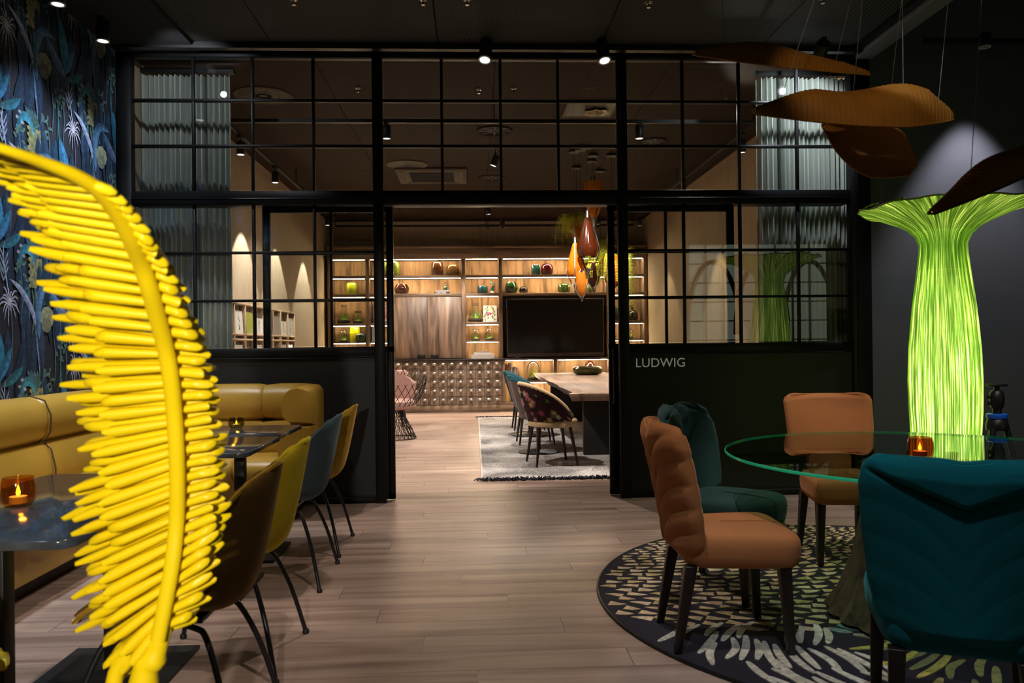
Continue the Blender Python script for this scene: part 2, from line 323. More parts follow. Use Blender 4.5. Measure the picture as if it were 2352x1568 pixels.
def dup(root, loc, rz=None, label=None, group=None, scale=None):
    r = root.copy(); S.collection.objects.link(r); r.location = loc
    if rz is not None: r.rotation_euler = (0, 0, rz)
    if label: r['label'] = label
    if group: r['group'] = group
    if scale: r.scale = (scale,)*3
    for ch in list(root.children):
        c = ch.copy(); S.collection.objects.link(c); c.parent = r
        for g in list(ch.children): d = g.copy(); S.collection.objects.link(d); d.parent = c
    return r
def inst(me, name, parent, M): 
    o = bpy.data.objects.new(name, me); S.collection.objects.link(o)
    if parent is not None: o.parent = parent
    o.matrix_local = M; return o
def TR(x, y, z): return Matrix.Translation((x, y, z))
def lerp(a, b, t): return a+(b-a)*t
def interp(xs, ys, x):
    return float(np.interp(x, xs, ys))
def cat(pts, n=6):      # catmull-rom through points
    pts = [Vector(p) for p in pts]; out = []
    for i in range(len(pts)-1):
        p0, p1, p2, p3 = pts[max(i-1, 0)], pts[i], pts[i+1], pts[min(i+2, len(pts)-1)]
        for k in range(n):
            t = k/n; out.append(.5*((2*p1)+(p2-p0)*t+(2*p0-5*p1+4*p2-p3)*t*t+(3*p1-p0-3*p2+p3)*t**3))
    out.append(pts[-1]); return out
# ================================================================== the setting
def txt(o):                       # lettering becomes a plain mesh
    bpy.context.view_layer.update(); me = bpy.data.meshes.new_from_object(o); n = o.name; p, l, r = o.parent, o.location.copy(), o.rotation_euler.copy(); bpy.data.objects.remove(o)
    q = bpy.data.objects.new(n, me); S.collection.objects.link(q); q.parent = p; q.location = l; q.rotation_euler = r; return q
FX0, FX1, FY0, FY1 = -4.0, 7.6, -3.2, BY+.6
fl = struct('floor')
MB().box(FX0, FX1, FY0, FY1, -.12, -.006).build('floor_base', 'floor', fl)
pw, pl = .185, 1.45; j = 0; y = 2.9; pm = MB().box(-pl/2+.0012, pl/2-.0012, -pw/2+.001, pw/2-.001, -.006, 0).mesh('plank'); pm.materials.append(MT['floor'])
while y < 9.6:                                     # boards laid across the aisle, one object each
    off = (j*.61) % pl
    xl = -.62*y-.3; xr = .66*y+.2
    if y > PY+.1: xl, xr = -2.7, 3.2
    k = math.floor((xl-off)/pl)
    while k*pl+off < min(xr, 4.6):
        x = k*pl+off+pl/2
        if x > -3.6: inst(pm, 'plank', fl, TR(x, y+pw/2, 0))
        k += 1
    y += pw; j += 1
m = MB()
for a, b in ((FY0, 2.9), (y, FY1)):
    yy = a
    while yy < b-.01: m.box(FX0, FX1, yy+.001, min(yy+pw, b)-.001, -.006, 0); yy += pw
m.build('plank', 'floor', fl, kind='stuff')
# walls of the near room
wl = struct('wall_left')
MB().box(WL-.15, WL, FY0, PY-.05, 0, CZ+.4).build('wall_board', 'wallpaper_base', wl)
MB().box(WL-.15, WL+.05, PY+.1, BY+.6, 0, CZ).build('wall_board', 'wall_fabric', wl)
wr = struct('wall_right'); MB().box(WR, WR+.15, PY+.1, BY+.6, 0, CZ).build('wall_board', 'wall_fabric', wr)
wf = struct('wall_front'); MB().box(WR, FX1, PY, PY+.1, 0, 4.4).build('wall_board', 'wall_grey', wf)
struct('wall_far'); MB().box(WL-.15, WR+.15, BY+.52, BY+.66, 0, CZ).build('wall_back', 'wall_fabric', bpy.data.objects['wall_far'])
ws = struct('wall_side'); MB().box(FX1, FX1+.15, FY0, PY+.1, 0, 4.4).build('wall_board', 'wall_dark', ws)
# rear wall of the near room with a guessed lit garden window, mirrored in the panes
wb = struct('wall_rear')
GX0, GX1, GZ0, GZ1 = 4.4, 7.3, .5, 3.25
MB().box(FX0, GX0, FY0-.15, FY0, 0, 4.4).box(GX1, FX1, FY0-.15, FY0, 0, 4.4).box(GX0, GX1, FY0-.15, FY0, 0, GZ0).box(GX0, GX1, FY0-.15, FY0, GZ1, 4.4).build('wall_board', 'wall_dark', wb)
wn = struct('window_1'); MB().box(GX0, GX1, FY0-.16, FY0-.12, GZ0, GZ1).build('pane', 'backlit', wn)
m = MB()
for k in range(1, 8): x = GX0+(GX1-GX0)*k/8; m.box(x-.015, x+.015, FY0-.12, FY0-.06, GZ0, GZ1)
for k in range(1, 7): z = GZ0+(GZ1-GZ0)*k/7; m.box(GX0, GX1, FY0-.12, FY0-.07, z-.012, z+.012)
for cx in (4.9, 5.9, 6.9): m.tube([(cx+.55*cos(a), FY0-.02, GZ0+.9+1.5*sin(a)) for a in [PI*i/14 for i in range(15)]], .05, 6)
m.build('muntin', 'black', wn)
# ceilings
cf = struct('ceiling')
xs = [WL-.1, -1.55, -.26, 1.03, 2.32, WR]
for i in range(5):
    for a, b in ((FY0, -.4), (-.4, 1.9), (1.9, 4.2), (4.2, PY-.02)):
        MB().box(xs[i]+.004, xs[i+1]-.004, a+.004, b-.004, CZ, CZ+.02).build('panel', 'ceil_front', cf)
MB().box(WL-.15, WR, FY0, PY, CZ+.03, CZ+.1).build('ceiling_slab', 'ceil_black', cf)
MB().box(WL, -2.15, FY0, PY-.02, CZ-.03, CZ-.002).build('margin_strip', 'ceil_black', cf)
c2 = struct('ceiling_rear')
xs2 = [WL-.1, -1.3, .2, 1.7, WR+.1]
for i in range(4):
    for a, b in ((PY+.1, 8.6), (8.6, 10.8), (10.8, 13.0), (13.0, BY+.6)):
        MB().box(xs2[i]+.003, xs2[i+1]-.003, a+.003, b-.003, CZ, CZ+.02).build('panel', 'ceil_rear', c2)
MB().box(WL-.15, WR+.15, PY+.1, BY+.6, CZ+.03, CZ+.1).build('ceiling_slab', 'ceil_black', c2)
t1 = struct('trim_1'); MB().box(WR-.12, WR+.02, FY0, PY-.02, CZ-.06, CZ+.25).build('bulkhead', 'greytrim', t1, bevel=.004); MB().box(WR-.2, WR-.13, FY0, PY-.02, CZ-.03, CZ-.001).build('shadow_gap', 'black', t1)
c3 = struct('ceiling_side'); MB().box(WR, FX1, FY0, PY+.1, 4.4, 4.5).build('ceiling_slab', 'ceil_black', c3)
bs = struct('baseboard_right'); MB().box(WR+.08, FX1, PY-.015, PY, 0, .07).build('baseboard_strip', 'black', bs)
b2 = struct('trim_2'); MB().box(WL+.05, WR, PY-.2, PY-.14, CZ-.05, CZ-.002).build('ceiling_rail', 'black', b2)
# ---------------------------------------------------------------- glazed partition
zU = [2.5, 2.856, 3.22, 3.556]; zL = [1.245, 1.625, 2.007, 2.38]
pt = struct('wall_partition', label='black steel framed partition with a grid of glass panes and solid lower panels')
Y0, Y1 = PY-.04, PY+.04
def bar(x0, x1, z0, z1, name, par, y0=Y0, y1=Y1, m='frame', bv=.004): return MB().box(x0, x1, y0, y1, z0, z1).build(name, m, par, bevel=bv, seg=1)
bar(-2.80, -2.685, 0, CZ, 'post', pt); bar(3.10, 3.26, 0, CZ, 'post', pt, Y0-.02, Y1)
bar(3.135, 3.16, 0, CZ-.1, 'post', pt, Y0-.035, Y0-.02)
bar(-.797, -.717, 0, CZ, 'post', pt, Y0-.015, Y1-.03); bar(1.172, 1.252, 0, CZ, 'post', pt, Y0-.015, Y1-.03)
bar(-2.8, 3.26, 3.556, CZ, 'top_rail', pt); bar(-2.69, 3.1, 2.385, 2.495, 'beam', pt, Y0, Y1+.09)
bar(-2.69, 3.1, 2.43, 2.436, 'beam', pt, Y0-.008, Y0)
bays = [(-2.685, -.797), (-.717, 1.172), (1.252, 3.10)]
for bi, (a, b) in enumerate(bays):
    cx = [a]+[(-2.212, -1.748, -1.268), (-.244, .23, .697), (1.718, 2.186, 2.670)][bi:bi+1][0].__len__()*[0]+[b]
    mid = [(-2.212, -1.748, -1.268), (-.244, .23, .697), (1.718, 2.186, 2.670)][bi]; cx = [a, *mid, b]
    for z in zU[1:3]: bar(a, b, z-.011, z+.011, 'muntin', pt, PY-.02, PY+.02, bv=.002)
    for x in mid: bar(x-.011, x+.011, 2.495, 3.556, 'muntin', pt, PY-.018, PY+.018, bv=.002)
    for i in range(4):
        for k in range(3): MB().box(cx[i]+.011, cx[i+1]-.011, PY-.003, PY+.003, zU[k]+.01, zU[k+1]-.01).build('pane', 'glass', pt)
    if bi == 1: continue
    for z in zL[1:3]: bar(a, b, z-.010, z+.010, 'muntin', pt, PY-.02, PY+.02, bv=.002)
    for x in mid: bar(x-.011, x+.011, 1.245, 2.385, 'muntin', pt, PY-.018, PY+.018, bv=.002)
    for i in range(4):
        for k in range(3): MB().box(cx[i]+.011, cx[i+1]-.011, PY-.003, PY+.003, zL[k]+.01, zL[k+1]-.01).build('pane', 'glass', pt)
    bar(a, b, 1.175, 1.245, 'rail', pt); bar(a, b, 0, .05, 'rail', pt); bar(a, b, 1.16, 1.168, 'rail', pt, Y0-.006, Y0+.02)
    p = MB().box(a, b, PY-.028, PY+.02, .05, 1.175).build('solid_panel', 'panelfront', pt)
    bar(a+.03, b-.02, .05, .062, 'rail', pt, PY-.036, PY-.02, bv=0)
    if bi == 2:
        cu = bpy.data.curves.new('lettering', 'FONT'); cu.body = 'LUDWIG'; cu.size = .103; cu.extrude = .001; cu.space_character = 1.02
        cu.materials.append(MT['letter']); o = bpy.data.objects.new('lettering', cu); S.collection.objects.link(o); o.parent = pt
        q = P(1459, 843, PY-.031); o.location = q; o.rotation_euler = (R(90), 0, 0); o = txt(o); o['label'] = 'pale grey capital lettering reading LUDWIG'
def leaf(name, x0, x1, mid, hx, label):          # sliding leaf behind the fixed panes
    d = struct(name, label=label); a, b = PY+.065, PY+.115; c = PY+.09
    bar(x0, x0+.055, .01, 2.4, 'stile', d, a, b); bar(x1-.055, x1, .01, 2.4, 'stile', d, a, b)
    bar(x0, x1, 2.34, 2.4, 'rail', d, a, b); bar(x0, x1, 1.2, 1.25, 'rail', d, a, b); bar(x0, x1, .01, .06, 'rail', d, a, b)
    MB().box(x0+.05, x1-.05, c-.015, c+.015, .05, 1.21).build('solid_panel', 'frame', d)
    bar(mid-.01, mid+.01, 1.25, 2.34, 'muntin', d, c-.018, c+.018, bv=.002)
    for z in zL[1:3]: bar(x0+.05, x1-.05, z-.010, z+.010, 'muntin', d, c-.02, c+.02, bv=.002)
    for u, v in ((x0+.055, mid-.01), (mid+.01, x1-.055)):
        for k in range(3): MB().box(u, v, c-.003, c+.003, zL[k]+.01, zL[k+1]-.01).build('pane', 'glass', d)
    MB().tube([(hx, a-.001, 1.2), (hx, a-.045, 1.2), (hx, a-.05, 1.19), (hx, a-.05, .78), (hx, a-.045, .77), (hx, a-.001, .77)], .009, 8).build('handle', 'darkmetal', d, smooth=True)
leaf('door_1', -1.70, -.655, -1.155, -.69, 'left sliding leaf of the partition'); leaf('door_2', 1.105, 2.16, 1.59, 1.135, 'right sliding leaf of the partition')
# ---------------------------------------------------------------- wallpaper print: flat leaf shapes in printed layers
wp = MB(); layer = [0]
def W2(y, z): layer[0] += 0; return (WL+.0006+layer[0]*1.1e-6, y, z)
def blade(pts, w, c0, c1, n=8, hook=0):           # a leaf: centre line pts [(y,z)] with half widths
    layer[0] += 1; cp = cat([(p[0], p[1], 0) for p in pts], 5); m = len(cp); vs = []; fs = []; cs = []
    for i, p in enumerate(cp):
        d = cp[min(i+1, m-1)]-cp[max(i-1, 0)]; d = Vector((-d.y, d.x, 0)).normalized(); t = i/(m-1); h = w*(sin(PI*min(1, t*1.02+.02))**.75)*.5
        for s in (-1, 0, 1): q = p+d*h*s; vs.append(W2(q.x, q.y))
    b = len(wp.v); wp.v += vs
    for i in range(m-1):
        t = i/(m-1)
        for s in (0, 1):
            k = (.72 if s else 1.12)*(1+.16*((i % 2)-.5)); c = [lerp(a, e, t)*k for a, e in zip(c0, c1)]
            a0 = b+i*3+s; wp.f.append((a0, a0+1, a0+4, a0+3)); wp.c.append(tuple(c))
def blob(y, z, ry, rz, c, n=9, rot=0):
    layer[0] += 1; vs = [W2(y+ry*cos(a)*cos(rot)-rz*sin(a)*sin(rot), z+ry*cos(a)*sin(rot)+rz*sin(a)*cos(rot)) for a in [2*PI*k/n for k in range(n)]]
    b = len(wp.v); wp.v += vs; wp.f.append(tuple(range(b, b+n))); wp.c.append(c)
NAVY = (.02, .035, .075); TEAL = (.025, .17, .25); BLUE = (.04, .15, .32); STEEL = (.15, .20, .33); LIL = (.34, .36, .5); OLV = (.19, .20, .12); GRN = (.07, .15, .12); DK = (.012, .02, .04)
def motif(y, z):
    r = random.Random(5)
    for _ in range(24):                            # dark back leaves
        a, b = y+r.uniform(-.45, .4), z+r.uniform(-.45, .45); l = r.uniform(.25, .5); t = r.uniform(-.12, .12)
        blade([(a, b), (a+t*.4, b+l*.5), (a+t, b+l)], r.uniform(.05, .13), r.choice([DK, NAVY, NAVY, (.01, .03, .05)]), r.choice([NAVY, (.02, .05, .09), (.03, .06, .11)]))
    for _ in range(10):
        a, b = y+r.uniform(-.45, .4), z+r.uniform(-.45, .45); blade([(a, b), (a+.02, b+.2), (a-.01, b+.38)], .012, (.05, .12, .16), (.1, .16, .2))
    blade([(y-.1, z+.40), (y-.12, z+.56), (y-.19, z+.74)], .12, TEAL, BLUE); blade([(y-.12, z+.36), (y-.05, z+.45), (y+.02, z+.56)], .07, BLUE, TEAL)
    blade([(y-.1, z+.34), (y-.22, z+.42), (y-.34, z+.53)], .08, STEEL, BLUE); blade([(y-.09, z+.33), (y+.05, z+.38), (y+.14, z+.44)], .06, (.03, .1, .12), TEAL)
    blade([(y-.46, z+.2), (y-.46, z+.42), (y-.38, z+.55), (y-.22, z+.55)], .075, (.07, .15, .24), (.08, .2, .4)); 
    blob(y-.36, z+.34, .085, .075, (.22, .24, .15)); blob(y-.37, z+.29, .06, .05, (.13, .14, .10))
    for k in range(5): blade([(y-.37, z+.26), (y-.37+.03*(k-2), z+.37)], .01, OLV, (.08, .09, .06))
    blade([(y-.5, z+.28), (y-.54, z+.38), (y-.66, z+.5), (y-.78, z+.56)], .05, (.2, .24, .38), LIL)
    blade([(y-.5, z+.28), (y-.47, z+.1), (y-.45, z-.05)], .02, (.1, .15, .22), STEEL)
    for k in range(9):                             # pineapple like cone
        for q in range(5): blob(y+.29+.032*(q-2)+(.016 if k % 2 else 0), z+.12+.021*k, .019, .016, [(.24, .24, .12), (.15, .17, .10), (.30, .26, .10)][(k+q) % 3], 5)
    for k in range(7): blade([(y+.3, z+.3), (y+.3+.04*(k-3), z+.42)], .03, GRN, (.05, .12, .16))
    blade([(y+.1, z+.24), (y+.16, z+.34), (y+.24, z+.33), (y+.3, z+.24)], .06, TEAL, (.08, .28, .38))
    for cx, cz in ((-.1, .2), (.14, .17), (.36, .08), (-.2, .16), (.44, .36)):
        for k in range(11): a = r.uniform(0, 6.28); q = (y+cx+r.uniform(-.05, .05), z+cz+r.uniform(-.09, .09)); blade([q, (q[0]+.05*cos(a), q[1]+.04*sin(a))], .022, GRN, r.choice([(.12, .2, .17), (.1, .17, .1), (.14, .2, .25)]))
    blade([(y+.0, z+.02), (y-.03, z+.15), (y-.06, z+.27), (y-.04, z+.38)], .014, LIL, (.28, .3, .4))
    for k in range(7): s = 1 if k % 2 else -1; blade([(y-.05, z+.12+.022*k), (y-.05+s*.045, z+.2+.022*k)], .012, (.2, .22, .3), LIL)
    for k in range(15):                            # white spider flower
        a = 2*PI*k/15; l = .085+.02*(k % 3); blade([(y, z), (y+l*.6*cos(a), z+l*.6*sin(a)+.015), (y+l*cos(a), z+l*sin(a)-.02)], .011, (.5, .48, .55), LIL)
    blade([(y+.02, z-.02), (y+.03, z-.2), (y+.02, z-.4)], .012, (.12, .1, .16), (.1, .1, .14)); blade([(y-.2, z+.1), (y-.19, z-.08), (y-.16, z-.18)], .018, (.04, .18, .24), (.03, .12, .16))
    blade([(y+.25, z+.1), (y+.28, z-.05), (y+.24, z-.2)], .03, (.1, .13, .08), (.05, .12, .13)); blade([(y+.14, z+.0), (y+.2, z+.1), (y+.22, z-.1)], .04, GRN, TEAL)
    for q in ((.1, .32), (.13, .36), (.16, .3)): blob(y+q[0], z+q[1], .018, .012, (.32, .3, .32), 6)
mesh_i = 0
for i in range(-4, 4):
    for k in range(-1, 6):
        y = 4.93+.784*i; z = -.12+.83*k+(.415 if i % 2 else 0)
        if 1.6 < y < 6.7 and -.2 < z < 4: motif(y, z)
for i, v in enumerate(wp.v): wp.v[i] = (v[0], min(max(v[1], .9), PY-.06), min(max(v[2], .0), CZ))
wp.build('wallpaper_print', 'print', wl, cols=True, kind='stuff')
# ================================================================== rear wall unit
U = BY                                             # front plane of the shelving
def X_(px): return P(px, 780, U).x
def Z_(py, px=1100): return P(px, py, U).z
gx = [X_(765)-.06, X_(845), X_(903), X_(1066), X_(1151), X_(1398), X_(1477)+.06]
z1, z2, z3, z4, zc = Z_(631), Z_(673), Z_(739), Z_(782), Z_(823); zt = Z_(594)
D = .38; YB = U+D
wu = thing('shelving_unit', 'dark oak built-in shelving along the far wall with lit open compartments', 'shelving', (0, 0, 0))
def sb(x0, x1, y0, y1, a, b, name, m='shelf', par=None, bv=.003): return MB().box(x0, x1, y0, y1, a, b).build(name, m, par or wu, bevel=bv, seg=1)
i = 0; x = gx[0]
while x < gx[-1]-.01:
    w = (.13, .16, .11, .15)[i % 4]; e = min(x+w, gx[-1]); MB().box(x+.001, e-.001, YB, YB+.02, zc-.02, zt+.03).build('plank', 'backwood', wu); x = e; i += 1
tw = .035
for k, x in enumerate(gx):
    if k != 2: sb(x-tw, x+tw, U, YB, zc, zt, 'upright')
sb(gx[2]-tw, gx[2]+tw, U, YB, zc, z2-.056, 'upright')
sb(gx[0]-tw, gx[-1]+tw, U-.03, YB, zt, Z_(566), 'cornice', 'rail_wood'); sb(gx[0]-tw, gx[-1]+tw, U-.04, U-.02, Z_(570), Z_(564), 'cornice', 'rail_wood')
def led(x0, x1, z): 
    o = MB().box(x0+tw+.02, x1-tw-.02, U+.03, U+.040, z-.010, z-.003).build('led_strip', 'led', wu); 
def shelf(k0, k1, z, th=.05, L=True):
    sb(gx[k0]+tw if k0 else gx[0]+tw, gx[k1]-tw, U+.005, YB, z-th, z, 'shelf', 'rail_wood')
for k in range(6): 
    if k not in (2, ): pass
segs = [(0, 1), (1, 3), (3, 4), (4, 5), (5, 6)]
for a, b in segs:
    shelf(a, b, z1); shelf(a, b, z2, .055); led(gx[a], gx[b], zt); led(gx[a], gx[b], z1-.05)
for a, b in [(0, 1), (1, 2), (3, 4), (5, 6)]:
    shelf(a, b, z3); shelf(a, b, z4, .025); led(gx[a], gx[b], z2-.055); led(gx[a], gx[b], z3-.05); led(gx[a], gx[b], z4-.025)
# tall cabinet with two doors
cb = thing('tall_cabinet', 'closed dark oak cabinet with two doors set in the shelving', 'cabinet', (0, 0, 0)); cx0, cx1 = gx[2]+tw+.004, gx[3]-tw-.004; cm = X_(982)
MB().box(cx0, cx1, U+.03, YB-.005, zc+.005, z2-.06).build('body', 'cab_dark', cb)
for a, b, hx in ((cx0, cm-.002, X_(968)), (cm+.002, cx1, X_(998))):
    d = MB().box(a, b, U+.005, U+.028, zc+.01, z2-.062).build('door', 'cabinet', cb, bevel=.002, seg=1)
    MB().box(hx-.07, hx+.07, U-.004, U+.006, Z_(820), Z_(813)).build('handle', 'black', d, bevel=.002, seg=1)
# worktop, base with apothecary drawers
MB().box(gx[0]-tw, gx[-1]+tw, U-.05, YB, zc-.035, zc-.001).build('x', 'cab_dark', None, bevel=.004, seg=1)
o = bpy.data.objects['x']; o.name = 'worktop'; tag(o, 'thin dark worktop running below the shelving above the drawers', 'worktop')
ac = thing('apothecary_chest', 'dark oak apothecary chest with rows of small square drawers', 'chest', (0, 0, 0))
dx0, dx1 = X_(1155)-12.0*.163-.2, X_(1155); zb, ztop = Z_(930), Z_(828)
MB().box(gx[0]-tw, dx1, U+.02, YB, zb, zc-.036).build('carcass', 'drawer', ac)
MB().box(gx[0]-tw, gx[-1]+tw, U-.005, U+.10, .0, zb-.001).build('plinth', 'rail_wood', ac, bevel=.004, seg=1)
dz = (ztop-zb)/5; dm = MB().box(-.0765, .0765, -.012, .012, -dz/2+.004, dz/2-.004).mesh('drawer'); dm.materials.append(MT['drawer'])
km = MB(); km.lathe([(.02, 0), (.016, .014), (.02, .024), (.040, .032), (.045, .046), (.038, .060), (.018, .070), (0, .071)], 14, M=Matrix.Rotation(PI/2, 4, 'X'), sy=.62); km = km.mesh('knob', True); km.materials.append(MT['steel'])
posts = []
for blk, x0 in enumerate((X_(904), X_(987), X_(1071))):
    for c in range(4):
        for r in range(5):
            w = inst(dm, 'drawer', ac, TR(x0+.0805+c*.1612+.0, U+.008, zb+dz*(r+.5))); inst(km, 'knob', w, TR(0, -.012, dz*.16))
    MB().box(x0-.045, x0-.003, U-.005, U+.02, zb, ztop).build('stile', 'rail_wood', ac, bevel=.002, seg=1)
MB().box(dx1-.005, dx1+.03, U-.005, YB, zb, zc-.036).build('stile', 'shelf', ac, bevel=.002, seg=1)
# open cubbies below the screen
cu = thing('low_shelf_unit', 'low open oak shelf unit under the black screen with warm strip light', 'shelving', (0, 0, 0))
ux0, ux1 = dx1+.035, gx[-1]+tw; xm = X_(1275); zs = Z_(876)
n = int((ux1-ux0)/.14)
for i in range(n): MB().box(ux0+i*(ux1-ux0)/n+.001, ux0+(i+1)*(ux1-ux0)/n-.001, YB-.03, YB-.01, zb, zc-.037).build('plank', 'backwood', cu)
for x in (xm, gx[5]+.03, ux1-.03): MB().box(x-.035, x+.035, U, YB-.031, zb, zc-.037).build('upright', 'shelf', cu, bevel=.003, seg=1)
for a, b in ((ux0, xm-.036), (xm+.036, gx[5]-.006), (gx[5]+.066, ux1-.066)):
    MB().box(a, b, U+.01, YB-.031, zs-.03, zs).build('shelf', 'rail_wood', cu, bevel=.002, seg=1); MB().box(a, b, U, YB-.031, zb, zb+.03).build('shelf', 'rail_wood', cu)
    MB().box(a+.02, b-.02, U+.05, U+.06, zc-.049, zc-.042).build('led_strip', 'led', cu); MB().box(a+.02, b-.02, U+.05, U+.06, zs-.041, zs-.034).build('led_strip', 'led', cu)
# screen
tv = thing('flat_screen', 'large black flat screen mounted in the shelving above the worktop', 'screen', (0, 0, 0)); a, b = X_(1164), X_(1387)
MB().box(a, b, U-.035, U+.02, zc+.02, Z_(687)).build('casing', 'cab_dark', tv, bevel=.006)
MB().box(a+.02, b-.02, U-.037, U-.034, zc+.09, Z_(690)).build('screen_glass', 'tvscreen', tv); MB().box(gx[4]+tw, gx[5]-tw, U+.03, U+.06, Z_(705), z2-.06).build('mount_panel', 'black', tv)
MB().box(b-.5, b-.1, U-.04, U-.036, zc+.075, zc+.079).build('trim_line', 'chrome', tv); MB().box(a+.1, b-.1, U+.02, U+.06, zc+.2, zc+.9).build('bracket', 'black', tv)
# ---------------------------------------------------------------- things on the shelves
def at(px, z, dy=.16): return (X_(px), U+dy, z)
def vase(kind, px, z, w, h, m, label, name='vase', ribs=0, top=.55, grp=None):
    s = .00809/ (1+ .0); W_, H = w*s*.5, h*s
    prof = {'round': [(.55, 0), (.8, .04), (.97, .25), (1, .5), (.95, .78), (.8, .93), (top, 1), (top-.08, .99), (top-.1, .9), (top+.2, .7), (0.01, .1)],
            'barrel': [(.8, 0), (.93, .05), (1, .3), (1, .75), (.95, .92), (.82, 1), (.74, 1), (.74, .93), (.85, .8), (0.01, .1)],
            'cyl': [(.88, 0), (.95, .04), (1, .5), (.95, .93), (.85, 1), (.78, 1), (.78, .9), (0.01, .1)],
            'taper': [(.62, 0), (.8, .1), (1, .45), (.96, .7), (.72, 1), (.64, 1), (.62, .92), (0.01, .1)],
            'dome': [(.6, 0), (.9, .1), (1, .35), (.9, .7), (.6, .92), (.2, 1), (0.01, 1)],
            'bottle': [(.8, 0), (1, .15), (1, .4), (.6, .6), (.22, .68), (.2, .95), (.3, 1), (.01, 1)]}[kind]
    mb = MB().lathe([(r*W_, q*H) for r, q in prof], 24, fl=ribs, fa=.06 if ribs else 0)
    o = mb.build(name, m, None, smooth=True); o.location = at(px, z+.0005); tag(o, label, 'vase' if name == 'vase' else name.replace('_', ' '), grp); return o
vase('barrel', 900, z1, 37, 33, 'g_olive', 'green mottled glass vase at the far left of the top shelf')
vase('cyl', 1005, z1, 28, 31, 'g_dkamber', 'dark brown square shouldered glass vase on the top shelf')
vase('round', 1041, z1, 29, 26, 'g_amber', 'tan amber rounded glass vase on the top shelf', top=.6)
vase('cyl', 1234, z1, 20, 24, 'g_teal', 'slim ribbed dark teal vase on the top shelf', ribs=12)
vase('round', 1260, z1, 29, 26, 'g_burg', 'burgundy rounded glass vase beside the teal one on the top shelf')
vase('cyl', 806, z2, 23, 27, 'g_lime', 'lime and green shaded cylinder vase at the left of the second shelf', ribs=14)
vase('dome', 896, z2, 14, 16, 'g_ltgreen', 'small pale green lidded jar beside the brown vase', name='lidded_jar')
vase('taper', 922, z2, 33, 23, 'g_brown', 'dark brown faceted vase on the second shelf', ribs=6)
vase('cyl', 1110, z2, 23, 18, 'g_turq', 'turquoise ribbed bowl on the second shelf', name='bowl', ribs=14)
vase('taper', 1176, z2, 30, 26, 'g_green', 'dark glossy green vase on the second shelf', ribs=5)
vase('dome', 1205, z2, 20, 16, 'g_black', 'small black dome shaped vase beside the glossy green vase', ribs=6)
vase('round', 1299, z2, 28, 23, 'g_cactus', 'round cactus green ribbed vase on the second shelf', ribs=12, top=.35)
vase('round', 1361, z2, 24, 20, 'g_ltgreen', 'light green ribbed vase half hidden behind the hanging planters', ribs=12, top=.35)
vase('cyl', 812, z4, 22, 35, 'g_yellow', 'tall bright yellow cylinder vase on the lower left shelf', ribs=14)
vase('round', 829, z4, 24, 19, 'g_dkgreen', 'dark green ribbed bowl in front of the yellow vase', name='bowl', ribs=14).location.y -= .13
vase('round', 1424, z3, 16, 34, 'g_dkgreen', 'tall dark green ribbed cactus shaped vase in the right hand bay', ribs=10, top=.3)
o = vase('bottle', 1457, z3, 26, 37, 'g_black', 'dark glass flask in the right hand bay', name='flask')
vase('bottle', 1023, z2+.06, 10, 19, 'g_dkgreen', 'little green bottle standing on the garden book', name='bottle')
def moss_pile(cx, cy, cz, r, h, par, n=26, m='moss', seed=1):
    q = random.Random(seed); mb = MB()
    for _ in range(n):
        a = q.uniform(0, 6.28); d = r*math.sqrt(q.random())*.8; b = Vector((cx+d*cos(a), cy+d*sin(a), cz)); tip = b+Vector((q.uniform(-.5, .5)*r, q.uniform(-.5, .5)*r, h*q.uniform(.4, 1)))
        w = Vector((q.uniform(-1, 1), q.uniform(-1, 1), 0)).normalized()*r*.13; mid = b.lerp(tip, .5)
        mb.add([b, mid+w, tip, mid-w], [(0, 1, 2, 3)])
    o = mb.build('foliage', m, par, kind='stuff'); return o
def terrarium(kind, px, z, w, h, label, dy=.16, cork=True, seed=1):
    s = .00809; W_, H = w*s*.5, h*s; t = thing('terrarium', label, 'terrarium', at(px, z+.0005, dy))
    pr = {'flask': [(.8, 0), (1, .05), (.98, .16), (.62, .5), (.36, .7), (.34, .97), (.37, 1)], 'jar': [(.75, 0), (.97, .1), (1, .35), (.9, .75), (.62, .95), (.6, 1)],
          'globe': [(.35, 0), (.75, .12), (1, .5), (.88, .8), (.5, .97), (.05, 1)], 'bell': [(1, 0), (1, .55), (.85, .82), (.5, .97), (.05, 1)]}[kind]
    MB().lathe([(r*W_, q*H) for r, q in pr], 22).build('glass', 'jarglass', t, smooth=True)
    MB().lathe([(W_*.7, .004), (W_*.93, H*.08), (W_*.9, H*.17), (W_*.5, H*.23), (0, H*.25)], 14).build('soil', 'soil', t, smooth=True)
    MB().lathe([(W_*.45, H*.16), (W_*.4, H*.25), (W_*.2, H*.31), (0, H*.33)], 12, c=(W_*.1, -W_*.3, 0)).build('moss', 'moss', t, smooth=True)
    moss_pile(0, 0, H*.2, W_*.6, H*.42, t, 30, 'fern' if kind in ('globe', 'bell') else 'leafy', seed)
    r0 = pr[-1][0]
    if cork and kind in ('flask', 'jar'): MB().lathe([(W_*r0*.95, H*.9), (W_*(r0+.03), H*1.0), (W_*(r0+.03), H*1.03), (0, H*1.03)], 16).build('cork', 'cork', t, smooth=True)
    if kind == 'bell': MB().lathe([(W_*1.1, -.0), (W_*1.15, .012), (W_*.9, .02), (0, .02)], 20).build('base', 'cab_dark', t, smooth=True)
    if kind in ('globe', 'bell'): MB().tube([(W_*1.0*cos(a), .02, H*.45+H*.56*sin(a)) for a in [PI*i/12 for i in range(13)]], .008, 6).build('rim', 'chrome', t, smooth=True)
terrarium('flask', 787, z3, 34, 42, 'large corked flask terrarium in the left bay'); terrarium('jar', 820, z3, 26, 27, 'squat glass terrarium beside the left flask', seed=2)
